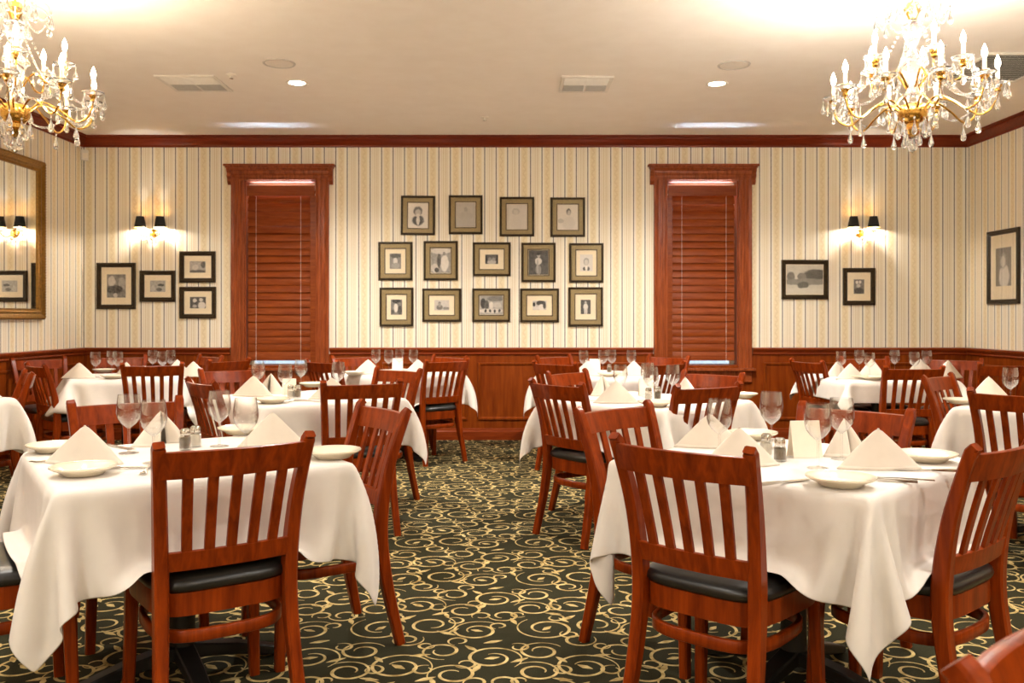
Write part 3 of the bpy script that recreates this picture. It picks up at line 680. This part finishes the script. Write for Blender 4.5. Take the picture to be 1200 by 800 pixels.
# ------------------------------------------------------------------ dining chair
POST_TOP = .885
def post_path(s):
    P = arc_pts([(s*.206, -.268, 0), (s*.192, -.215, .25), (s*.188, -.195, .45), (s*.196, -.222, .66), (s*.212, -.282, .855), (s*.215, -.3, .885)], 5)
    return P
def make_chair():
    t = thing('dining_chair', 'x', 'chair')
    bowed = lambda hw, y, z, b, n_=10: [(-hw+2*hw*i/n_, y-b*(1-(2*i/n_-1)**2), z) for i in range(n_+1)]
    for s in (-1, 1):
        P = post_path(s); m = len(P); sz = []
        for p in P:
            z = p.z
            w = .036+.004*min(1, z/.45) if z < .5 else .040-.004*(z-.5)/.4
            d = .034+.016*min(1, z/.4) if z < .5 else .050-.018*(z-.5)/.385
            if z > .878: w *= .9; d *= .8
            sz.append((w, d))
        MB().bar(P, sz, (1, 0, 0), .3).build('leg', M['chair'], t, 40)
    for s in (-1, 1):
        MB().bar([(s*.204, .196, 0), (s*.197, .188, .22), (s*.193, .182, .40), (s*.192, .182, .44)], [(.033, .033), (.037, .037), (.042, .042), (.042, .042)], (1, 0, 0), .3).build('leg', M['chair'], t, 40)
    # seat frame: rounded trapezoid ring
    def outline(off, n_=48):
        pts = []
        for k in range(n_):
            a = 2*PI*k/n_; ca, sa = math.cos(a), math.sin(a); e = 2/4.6
            xx = abs(ca)**e*(1 if ca > 0 else -1); yy = abs(sa)**e*(1 if sa > 0 else -1)
            hw = .208+.014*yy
            pts.append((xx*(hw+off), yy*(.208+off)))
        return pts
    o, i_ = outline(0), outline(-.024); mb = MB()
    rings = [[(x, y, z) for x, y in q] for q, z in ((o, .375), (o, .442), (i_, .442), (i_, .375))]
    mb.loft(rings, False, True); mb.build('seat_frame', M['chair'], t, 40)
    mb = MB(); rr = []
    for off, z in ((-.012, .437), (.004, .446), (.009, .458), (.006, .472), (-.012, .486), (-.05, .494), (-.11, .498), (-.17, .4995)):
        rr.append([(x, y, z) for x, y in outline(off)])
    mb.loft(rr); mb.build('seat', M['vinyl'], t, 60)
    mb = MB(); e = 2/3.2; P = []
    for k in range(44):
        a = 2*PI*k/44; ca, sa = math.cos(a), math.sin(a)
        P.append((abs(ca)**e*(1 if ca > 0 else -1)*.190, abs(sa)**e*(1 if sa > 0 else -1)*.196-.012, .315))
    U = [Vector((p[0], p[1], 0)).normalized() for p in P]
    mb.bar(P, (.017, .036), [tuple(u) for u in U], .3, True); mb.build('stretcher', M['chair'], t, 50)
    # rails: follow the slope of the back
    zr = lambda z: (.18+(z-.5)*.075, -.195-(z-.45)*.0-(.0 if z < .5 else (z-.45)**1.25*.285))
    def rail(name, z0, z1, bow, th):
        rings = []; n_ = 12
        for k in range(n_+1):
            u = 2*k/n_-1; ring = []
            for z, dy in ((z0, th/2), (z0, -th/2), ((z0+z1)/2, -th/2-.001), (z1, -th/2), (z1+.003, 0), (z1, th/2)):
                hw, y = zr(z); hw += .008; ring.append((u*hw, y-bow*(1-u*u)+dy, z))
            rings.append(ring)
        MB().loft(rings).build(name, M['chair'], t, 35)
    rail('crest_rail', .785, .862, .034, .021); rail('bottom_rail', .512, .566, .018, .02)
    for k in range(5):
        u = (k-2)/2*.67; P = []
        for z in (.555, .62, .69, .74, .795):
            hw, y = zr(z); b = .018+(.034-.018)*(z-.54)/.28; P.append((u*hw, y-b*(1-u*u), z))
        MB().bar(P, (.030, .012), (1, 0, 0), .25).build('slat', M['chair'], t, 35)
    return t
CHAIR = make_chair(); CH_USED = [False]
CHAIR_G = 'cherry slat-back dining chairs'
SEATS = {}
def chair(px, py, ang, label, table=None, xy=None):
    """px,py: where the middle of the two post tops shows; ang: the way the sitter faces"""
    c = CHAIR if not CH_USED[0] else copy_tree(CHAIR); CH_USED[0] = True
    a = math.radians(ang); d = Vector((math.cos(a), math.sin(a), 0))
    p = Vector((xy[0], xy[1], 0)) if xy else on(px, py, POST_TOP)
    r = p+d*.30; c.location = (r.x, r.y, 0); c.rotation_euler = (0, 0, a-PI/2)
    c['label'] = label; c['group'] = CHAIR_G
    if table: SEATS.setdefault(table, []).append((r.x, r.y, a-PI/2))
    return c
L_ = 'cherry slat-back chair '
chair(279, 514.5, 124, L_+'back to viewer before the front left table', 1)
chair(451, 474, 213, L_+'at aisle end of the front left table, facing left', 1)
chair(148, 467.5, 303, L_+'behind front left table, its crest seen past the wine glasses', 1)
chair(0, 0, 33, L_+'cut by left frame edge beside front left table', 1, xy=(-1.86, 2.56))
chair(794, 518, 48.5, L_+'back to viewer at left of the front right table', 6)
chair(0, 0, 130, L_+'cut by right frame edge beside front right table', 6, xy=(1.42, 2.48))
chair(718, 474, 313, L_+'behind left of the front right table, facing viewer', 6)
chair(0, 0, 226, L_+'behind right of the front right table, bright crest facing viewer', 6, xy=(1.36, 3.43))
chair(0, 0, -54, L_+'its rounded crest alone in the lower right corner', None, xy=(.62, 1.0))
chair(233, 444.5, 39, L_+'back to viewer on left of the middle left table', 2)
chair(271, 431, 307, L_+'facing viewer behind the middle left table', 2)
chair(425, 446, 111, L_+'back to viewer before the middle left table', 2)
chair(468, 431, 231, L_+'facing left at far aisle end of middle left table', 2)
chair(650, 446.5, 37, L_+'back to viewer on aisle side of the middle right table', 7)
chair(663, 434, 321, L_+'orange crest facing viewer at far left of middle right table', 7)
chair(832, 449.5, 119, L_+'back to viewer before the middle right table', 7)
chair(836, 435.5, 226, L_+'facing viewer behind middle right table, below right window', 7)
chair(178.5, 425.5, 106, L_+'back to viewer before the back left table', 3)
chair(40, 426, 45, L_+'back to viewer at left end of the back left table', 3)
chair(45, 419, 318, L_+'against left wall behind the back left table', 3)
chair(141, 416.5, 298, L_+'against back wall behind the glasses of back left table', 3)
chair(248, 416, 226, L_+'facing viewer at right end of back left table, beside window', 3)
chair(270, 420.5, 150, L_+'back to viewer at right end of back left table, beside window', 3)
chair(525, 421, 130, L_+'back to viewer at aisle side of the back table under pictures', 4)
chair(376, 422, 48, L_+'back to viewer left of the back table under pictures', 4)
chair(413, 416.5, 310, L_+'facing viewer against the wall behind back table under pictures', 4)
chair(528, 416.5, 228, L_+'mostly hidden behind the aisle chair of back table under pictures', 4)
chair(35, 434.5, 214, L_+'facing left beside the cut-off table at left edge', 5)
chair(649, 424, 47, L_+'back to viewer at aisle side of table left of right window', 8)
chair(648, 416, 312, L_+'against back wall, aisle side of table left of right window', 8)
chair(783, 424, 132, L_+'back to viewer below right window at that back table', 8)
chair(784, 416.5, 226, L_+'against the wall just below the right window', 8)
chair(944, 421.5, 16, L_+'facing right at left end of the back right table', 9)
chair(1072, 429, 94, L_+'back to viewer before the back right table', 9)
chair(1118, 419.5, 236, L_+'facing viewer behind right end of the back right table', 9)
chair(1012, 418, 275, L_+'against back wall behind the glasses of back right table', 9)
chair(1097, 438.5, 313, L_+'facing viewer at far left of the right edge table', 10)
chair(0, 0, 46, L_+'back to viewer at near left of the right edge table', 10, xy=(2.41, 4.12))
chair(1184, 425.5, 75, L_+'in far right corner near the right wall', None)

# ------------------------------------------------------------------ tables and cloths
TOP = .75
TABLES = {1: (-1.135, 3.01, 34, 12, 18), 2: (-1.24, 5.33, 36, 8, 13), 3: (-3.2, 7.27, 28, 8, 13), 4: (-1.03, 7.72, 45, 8, 13), 5: (-3.57, 5.02, -20, 9, 13),
          6: (.965, 2.965, 45.5, 12, 18), 7: (.80, 5.12, 45, 8, 13), 8: (.85, 7.5, 44, 8, 13), 9: (3.0, 7.13, 4, 5, 13), 10: (3.02, 4.73, 46, 8, 13)}
TNAME = {1: 'front left table', 2: 'middle left table', 3: 'back left table by the mirror', 4: 'back table under the grouped pictures', 5: 'cut-off table at left edge',
         6: 'front right table', 7: 'middle right table', 8: 'back table left of the right window', 9: 'back right table under the sconce', 10: 'cut-off table at right edge'}
TOP_HALF = .446
def drape(tid, m, KH):
    """relax a square sheet hung over the table top; it lies on the seats pushed beneath it"""
    DG = TOP_HALF/KH; cx, cy, rot = TABLES[tid][:3]; R = math.radians(rot); N = 2*(KH+m)+1; h = KH+m; rng = np.random.default_rng(tid+3)
    u = (np.arange(N)-h)*DG; X, Yg = np.meshgrid(u, u, indexing='ij')
    P = np.stack([X, Yg, np.full_like(X, TOP)], -1); half = KH*DG
    pin = (np.abs(X) <= half+1e-6) & (np.abs(Yg) <= half+1e-6)
    rad = np.maximum(np.abs(X), np.abs(Yg))-half
    P[..., 2] += np.where(pin, 0, rng.normal(0, .004, X.shape)-.02*np.clip(rad, 0, 1))
    P0 = P.copy(); Q = P.copy(); free = (~pin)[..., None].astype(float); im = free[..., 0]
    seats = []
    for sx, sy, sr in SEATS.get(tid, []):
        dx, dy = sx-cx, sy-cy; c, s = math.cos(-R), math.sin(-R); seats.append((dx*c-dy*s, dx*s+dy*c, sr-R))
    def con(A, B, wa, wb, L, k):
        d = B-A; ln = np.linalg.norm(d, axis=-1)+1e-9; w = wa+wb; w = np.where(w == 0, 1, w)
        c = (d*((ln-L)/ln/w)[..., None])*k; A += c*wa[..., None]; B -= c*wb[..., None]
    for step in range(240):
        vel = (P-Q)*(.965 if step < 120 else .90); Q = P.copy()
        P = P+free*(vel+np.array([0, 0, -9.8*.0001]))
        for it in range(8):
            for o in (0, 1):
                a0 = slice(o, N-1, 2); a1 = slice(o+1, N, 2)
                con(P[a0], P[a1], im[a0], im[a1], DG, 1.0)
                con(P[:, a0], P[:, a1], im[:, a0], im[:, a1], DG, 1.0)
                for p0, p1 in ((slice(0, N-1), slice(1, N)), (slice(1, N), slice(0, N-1))):
                    con(P[a0, p0], P[a1, p1], im[a0, p0], im[a1, p1], DG*1.41421, .16)
            for o in (0, 1, 2, 3):
                b0 = slice(o, N-2, 4); b1 = slice(o+2, N, 4)
                n_ = len(range(*b1.indices(N))); b0 = slice(o, o+4*n_-3 if n_ else o, 4)
                con(P[b0], P[b1], im[b0], im[b1], 2*DG, .05); con(P[:, b0], P[:, b1], im[:, b0], im[:, b1], 2*DG, .05)
        inside = (np.abs(P[..., 0]) < half+.004) & (np.abs(P[..., 1]) < half+.004) & ~pin & (P[..., 2] < TOP-.002)
        if inside.any():                                           # keep the fall outside the table edge
            ax = half+.004-np.abs(P[..., 0]); ay = half+.004-np.abs(P[..., 1]); px = inside & (ax < ay); py = inside & ~px
            P[..., 0] = np.where(px, np.sign(P[..., 0])*(half+.004), P[..., 0]); P[..., 1] = np.where(py, np.sign(P[..., 1])*(half+.004), P[..., 1])
        for sx, sy, sr in seats:
            c, s = math.cos(sr), math.sin(sr); lx = (P[..., 0]-sx)*c+(P[..., 1]-sy)*s; ly = -(P[..., 0]-sx)*s+(P[..., 1]-sy)*c
            hx, hy, zt = .232, .226, .512
            m_ = (np.abs(lx) < hx) & (np.abs(ly) < hy) & (P[..., 2] < zt) & ~pin
            if m_.any():
                dz = zt-P[..., 2]; ex = hx-np.abs(lx); ey = hy-np.abs(ly); front = hy-ly
                up = m_ & (dz < .10); sd = m_ & ~up & (ex < front); fr = m_ & ~up & ~sd
                P[..., 2] = np.where(up, zt, P[..., 2])
                nlx = np.where(sd, np.sign(lx)*hx, lx); nly = np.where(fr, hy, ly)
                P[..., 0] = np.where(m_, sx+nlx*c-nly*s, P[..., 0]); P[..., 1] = np.where(m_, sy+nlx*s+nly*c, P[..., 1])
        P[..., 2] = np.maximum(P[..., 2], .012); P = np.where(free > 0, P, P0)
    return P
def table(tid):
    cx, cy, rot, m, KH = TABLES[tid]; R = math.radians(rot)
    t = thing('dining_table', 'square dining table on black pedestal under cloth, the '+TNAME[tid], 'table', (cx, cy, 0), R, 'square dining tables')
    h = TOP_HALF-.014
    MB().b2(-h, h, -h, h, TOP-.035, TOP-.003).build('tabletop', M['chair'], t, 25, .004)
    MB().lathe([(.05, .06), (.045, .1), (.04, .4), (.045, .66), (.16, .7), (.16, .714)], 20).build('pedestal', M['black'], t)
    for k in range(4):
        a = k*PI/2; ca, sa = math.cos(a), math.sin(a)
        MB().bar([(ca*.03, sa*.03, .085), (ca*.18, sa*.18, .06), (ca*.33, sa*.33, .02), (ca*.36, sa*.36, .012)], [(.07, .05), (.06, .04), (.05, .03), (.05, .024)], (-sa, ca, 0)).build('foot', M['black'], t, 40)
    P = drape(tid, m, KH); N = P.shape[0]
    idx = lambda i, j: i*N+j
    mb = MB(); mb.v = [tuple(p) for p in P.reshape(-1, 3)]
    mb.f = [(idx(i, j), idx(i+1, j), idx(i+1, j+1), idx(i, j+1)) for i in range(N-1) for j in range(N-1)]
    o = mb.build('tablecloth', M['cloth'], None, 0)
    for p in o.data.polygons: p.use_smooth = True
    o.location = (cx, cy, 0.0); o.rotation_euler = (0, 0, R)
    sd = o.modifiers.new('thickness', 'SOLIDIFY'); sd.thickness = .002; sd.offset = 1
    ss = o.modifiers.new('smooth', 'SUBSURF'); ss.levels = 1; ss.render_levels = 1
    tag(o, 'white linen tablecloth draped over the '+TNAME[tid], 'tablecloth', 'white tablecloths')
for k in TABLES: table(k)

# ------------------------------------------------------------------ table settings
ZT = TOP+.003
USED = {}
def first_or_copy(key, maker):
    if key not in USED: USED[key] = maker(); return USED[key]
    return copy_tree(USED[key])
def make_glass():
    t = thing('wine_glass', 'x', 'glass'); K = 24
    out = [(.0045, .088), (.012, .094), (.026, .106), (.037, .122), (.0425, .142), (.042, .162), (.039, .185), (.036, .208)]
    inn = [(r-.0013, z) for r, z in out[::-1]][:-1]+[(.002, .0915)]
    MB().lathe(out+inn, K).build('bowl', M['glass'], t, 60)
    MB().lathe([(.0055, .006), (.0042, .02), (.0038, .05), (.0042, .08), (.0048, .0885)], 14).build('stem', M['glass'], t, 60)
    MB().lathe([(.034, .0), (.0345, .0015), (.03, .003), (.012, .0055), (.0055, .0075)], K).build('foot', M['glass'], t, 60)
    return t
def glass(px, rim, where, tall=1.0):
    s = (rim-HZ)/(H-ZT-.208*tall); Y = F/s
    g = first_or_copy('glass', make_glass); g.location = ((px-CX)/s, Y, ZT); g.scale = (1, 1, tall); g.rotation_euler.z = random.uniform(0, 6)
    tag(g, 'clear stemmed wine glass '+where, 'glass', 'stemmed glasses on the tables')
def make_plate():
    t = thing('bread_plate', 'x', 'plate')
    MB().lathe([(.001, .006), (.055, .006), (.062, .008), (.072, .0145), (.094, .0195), (.0965, .0205), (.0965, .018), (.092, .0155), (.07, .009), (.058, .001), (.05, .0), (.001, .0005)], 40).build('dish', M['plate'], t, 50)
    MB().lathe([(.090, .0197), (.093, .0205), (.0962, .0212), (.0967, .0206), (.0935, .0195)], 40, caps=False).build('rim_line', M['plate'], t, 60)
    return t
def plate(px, py, where, k=1.0):
    p = on(px, py, ZT); o = first_or_copy('plate', make_plate); o.location = p; o.scale = (k, k, 1.4)
    tag(o, 'cream china bread plate '+where, 'plate', 'cream bread plates')
def make_napkin():
    A = Vector((0, .012, .128)); base = [(-.012, .03), (-.05, .07), (-.085, .07), (-.118, .035), (-.138, .0), (-.10, -.018), (-.05, -.03), (0, -.034), (.05, -.03), (.10, -.018), (.138, 0), (.118, .035), (.085, .07), (.05, .07), (.012, .03)]
    B = arc_pts([(x, y, 0) for x, y in base], 3); rows = []
    for k, b in enumerate(B):
        row = []
        for v in (0, .04, .1, .2, .35, .5, .65, .8, .9, .935, .94, 1):
            p = A.lerp(b, v); rad = Vector((p.x, p.y-.01, 0))
            if rad.length > 0: rad.normalize()
            bul = .006*math.sin(PI*v)*(1 if b.y > .02 else .4)
            p = p+rad*bul+rad*(.0022 if v >= .94 else 0)
            if v < .05: p.z -= .003
            row.append(p)
        rows.append(row)
    n_ = len(rows[0]); mb = MB(); mb.v = [tuple(p) for r in rows for p in r]
    mb.f = [(i*n_+j, i*n_+j+1, (i+1)*n_+j+1, (i+1)*n_+j) for i in range(len(rows)-1) for j in range(n_-1)]
    o = mb.build('folded_napkin', M['napkin'], None, 45)
    s = o.modifiers.new('thickness', 'SOLIDIFY'); s.thickness = .004; s.offset = -1
    return o
def napkin(px, py, ang, where, k=1.0, kz=1.0):
    """ang: the way the broad face looks (degrees, 270 = at the viewer)"""
    p = on(px, py, ZT); o = first_or_copy('napkin', make_napkin); o.location = p; o.rotation_euler = (0, 0, math.radians(ang+90)); o.scale = (k, k, kz)
    tag(o, 'ivory pyramid-folded napkin '+where, 'napkin', 'pyramid-folded napkins')
def make_shaker(fill):
    t = thing('shaker', 'x', 'shaker')
    MB().lathe([(.001, 0), (.02, 0), (.022, .004), (.022, .045), (.0165, .054), (.0165, .06), (.0155, .06), (.0155, .055), (.0205, .045), (.0205, .006), (.001, .004)], 12).build('jar', M['jar'], t, 30)
    MB().lathe([(.001, .0045), (.0195, .0065), (.0195, .043), (.015, .046), (.001, .047)], 12).build('contents', M[fill], t, 40)
    MB().lathe([(.0175, .055), (.0182, .058), (.0178, .072), (.013, .078), (.001, .0795)], 18).build('lid', M['steel'], t, 40)
    return t
def shaker(px, py, fill, where):
    p = on(px, py, ZT); o = first_or_copy(fill, lambda: make_shaker(fill)); o.location = p; o.name = fill+'_shaker'
    tag(o, 'glass %s shaker with metal lid %s' % (fill, where), 'shaker', 'salt and pepper shakers')
def make_fork():
    o = MB(); o.bar([(0, -.1, .003), (0, -.06, .004), (0, 0, .006), (0, .04, .005), (0, .058, .004)], [(.011, .003), (.012, .003), (.006, .003), (.008, .002), (.022, .002)], (1, 0, 0))
    for x in (-.0085, -.003, .003, .0085): o.bar([(x, .056, .004), (x, .08, .0025), (x, .1, .005)], [(.0034, .002), (.003, .002), (.002, .0015)], (1, 0, 0))
    return o.build('fork', M['steel'], None, 40)
def make_knife():
    t = thing('knife', 'x', 'knife')
    MB().bar([(0, -.115, .004), (0, -.06, .0045), (0, -.005, .004)], [(.013, .007), (.015, .008), (.009, .006)], (1, 0, 0)).build('handle', M['steel'], t, 40)
    MB().bar([(0, -.006, .004), (.001, .03, .0035), (.001, .09, .003), (-.003, .112, .003)], [(.009, .003), (.018, .002), (.018, .0015), (.004, .001)], (1, 0, 0)).build('blade', M['steel'], t, 40)
    return t
def cutlery(kind, px, py, ang, where):
    p = on(px, py, ZT); o = first_or_copy(kind, make_fork if kind == 'fork' else make_knife); o.location = p; o.rotation_euler = (0, 0, math.radians(ang-90))
    tag(o, 'polished steel table %s %s' % (kind, where), kind, kind+'s on the tables' if kind == 'fork' else 'knives on the tables')
def make_card():
    mb = MB(); a = .026; h = .125; w = .053; th = .0012
    for s in (-1, 1): mb.loft([[(x, s*a, 0), (x, s*(a+th), 0), (x, s*th*.6, h), (x, 0, h-.002)] for x in (-w, w)])
    return mb.build('tent_card', M['card'], None, 0)
def card(px, py, ang, where, k=1.0):
    p = on(px, py, ZT); o = first_or_copy('card', make_card); o.location = p; o.rotation_euler = (0, 0, math.radians(ang)); o.scale = (k, k, k)
    tag(o, 'blank cream tent card '+where, 'card', 'tent cards on the tables')

# front left table
n_ = ' on front left table'
plate(98, 556, 'nearest corner of the front left table')
plate(65, 529, 'at left corner of the front left table, behind the big napkin')
plate(390, 536, 'at right corner of the front left table')
plate(283, 508, 'at far corner of front left table, behind the glasses')
napkin(97, 543, 262, 'at near left of the front left table, by a plate', 1.0)
napkin(186, 519, 150, 'behind a glass, its open side showing, front left table', .9, 1.0)
napkin(319, 522, 285, 'behind the chair crest, front left table', .9)
glass(151, 462, 'leftmost on the front left table, by the napkin')
glass(180, 468.5, 'second from left on front left table, before a napkin')
glass(257, 457.5, 'third from left on the front left table')
glass(288, 466, 'rightmost on the front left table, by a napkin')
shaker(217, 527, 'pepper', 'on the front left table'); shaker(229, 523, 'salt', 'on the front left table')
cutlery('fork', 172, 551, 285, 'pointing at viewer on the front left table')
cutlery('fork', 188, 551, 283, 'beside the chair crest on the front left table')
cutlery('knife', 138, 524, 325, 'behind the big napkin on the front left table')
cutlery('fork', 73, 541, 190, 'at left corner of the front left table')
cutlery('knife', 143, 549, 10, 'under napkin edge at front left table')
# front right table
plate(985, 569, 'nearest corner of the front right table')
plate(1086, 540, 'at right corner of the front right table')
plate(882, 514, 'at far corner of front right table, behind shakers')
napkin(1031, 549, 272, 'by the nearest plate of the front right table', .98, 1.02)
napkin(868, 546, 280, 'beside the chair crest on the front right table', .98)
napkin(832, 524, 262, 'at left corner of the front right table, around a glass', .95)
napkin(986, 531, 130, 'behind the glasses of the front right table', .85)
glass(958.5, 472, 'tallest by the nearest plate on front right table')
glass(986, 466, 'beside the rear napkin on the front right table')
glass(904, 459, 'behind the shakers on the front right table')
glass(843, 467, 'leftmost on the front right table, before a napkin')
shaker(898, 534, 'salt', 'on front right table, left of its pair'); shaker(914, 540, 'pepper', 'on front right table, right of its pair')
card(943, 535, 8, 'standing on the front right table between glasses', 1.0)
cutlery('knife', 917, 566, 28, 'pointing to the nearest plate on front right table')
cutlery('knife', 1025, 563, 160, 'below the big napkin on front right table')
cutlery('fork', 1052, 562, 165, 'below the big napkin on front right table')
cutlery('knife', 1090, 552, 170, 'near right plate on front right table')
# middle left table
plate(319, 472, 'nearest corner of the middle left table'); plate(367, 453, 'at right of the middle left table, behind shakers')
napkin(296, 464, 265, 'at left of the middle left table', .95); napkin(319, 460, 60, 'open side to viewer on middle left table', .85); napkin(389, 467, 280, 'right side of the middle left table, behind a chair', 1.0)
glass(302.5, 423, 'leftmost on the middle left table'); glass(334, 426.5, 'behind shakers on the middle left table'); glass(352.5, 421, 'tallest behind shakers on middle left table'); glass(396.5, 424, 'rightmost on the middle left table')
shaker(340.5, 466, 'salt', 'on the middle left table'); shaker(348.5, 466, 'pepper', 'on the middle left table')
card(339, 462, 0, 'behind shakers on the middle left table', .8)
cutlery('fork', 358, 471, 350, 'beside shakers on the middle left table'); cutlery('knife', 366, 470, 345, 'beside shakers on the middle left table')
# middle right table
plate(768, 476, 'nearest corner of the middle right table'); plate(869, 466, 'at right corner of the middle right table')
napkin(722, 472, 270, 'broad face to viewer on the middle right table', .95); napkin(704, 462, 140, 'behind another napkin on the middle right table', .8)
napkin(801, 466, 200, 'at right of middle right table, by a chair', .95)
glass(727, 427, 'leftmost on the middle right table'); glass(759, 425, 'rear of a pair on the middle right table'); glass(763, 429.5, 'front of a pair on the middle right table'); glass(788.5, 427.5, 'rightmost on the middle right table')
shaker(770.5, 468, 'pepper', 'on the middle right table'); shaker(760, 470, 'salt', 'on the middle right table')
card(757, 463, 5, 'behind the salt on middle right table', .85)
cutlery('fork', 741, 459, 200, 'right of napkins on the middle right table'); cutlery('knife', 690, 470, 10, 'at left of the middle right table'); cutlery('fork', 684, 465, 12, 'at left of the middle right table')
# back left table
plate(133, 443.5, 'near edge of the back left table by the mirror'); plate(122, 436, 'behind glasses on back left table'); plate(157, 436, 'at far side of the back left table')
napkin(92, 443, 272, 'leftmost on the back left table'); napkin(226, 441, 265, 'rightmost on the back left table', .9); napkin(147, 442, 250, 'in the middle of the back left table', .85); napkin(208, 438, 300, 'behind chair on the back left table', .8)
glass(112, 412, 'leftmost on the back left table'); glass(131, 411, 'second from left on back left table'); glass(138, 412, 'third from left on back left table'); glass(179, 410, 'fourth from left on back left table'); glass(190.5, 411.5, 'fifth from left on back left table'); glass(200, 410, 'rightmost on the back left table')
# back table under the pictures
NAME4 = 'on the back table under grouped pictures'
napkin(431, 438, 265, 'at left '+NAME4, 1.0); napkin(490, 438, 280, 'at right '+NAME4, .95); card(466, 434, 0, NAME4, .9); plate(415, 439, NAME4)
glass(440.5, 409.3, 'leftmost '+NAME4); glass(455.5, 409.7, 'second from left '+NAME4); glass(468, 408.8, 'third from left '+NAME4); glass(484.5, 409.3, 'rightmost '+NAME4)
# back table by the right window
N8 = 'on the back table left of right window'
napkin(689, 440, 265, 'at left '+N8, 1.0); napkin(743, 440, 275, 'at right '+N8, .9); card(697, 435, 0, N8, .9); plate(714, 441, N8); shaker(714, 437, 'pepper', N8)
glass(684, 410.3, 'leftmost '+N8); glass(706.5, 410, 'second from left '+N8); glass(717, 409.5, 'third from left '+N8); glass(740, 410, 'rightmost '+N8)
# back right table
N9 = 'on the back right table'
napkin(983, 440, 300, 'leftmost '+N9, .9); napkin(997, 444, 268, 'second from left '+N9, .85); napkin(1021, 443, 225, 'turned edge-on by a plate '+N9, .9, 1.25); napkin(1113, 443, 300, 'large one at right end '+N9, 1.2, 1.15); napkin(1079, 437, 270, 'behind a chair '+N9, .9)
plate(1022, 445, 'near corner '+N9); plate(1003, 443.5, 'left side '+N9); plate(992, 439, 'far side '+N9); shaker(1037, 440, 'salt', N9)
glass(985.5, 411.5, 'leftmost '+N9); glass(1007, 410, 'second from left '+N9); glass(1019, 413, 'behind the edge-on napkin '+N9); glass(1048.5, 410, 'fourth from left '+N9); glass(1071.5, 412, 'fifth from left '+N9); glass(1086, 410.5, 'rightmost '+N9)
# edge tables
plate(1127, 473, 'at left corner of the right edge table'); napkin(1160, 465, 275, 'on the right edge table', .9); glass(1184, 430.5, 'on the right edge table, beyond the chair crest')
napkin(-24, 466, 280, 'cut by left frame edge on left edge table', .9)
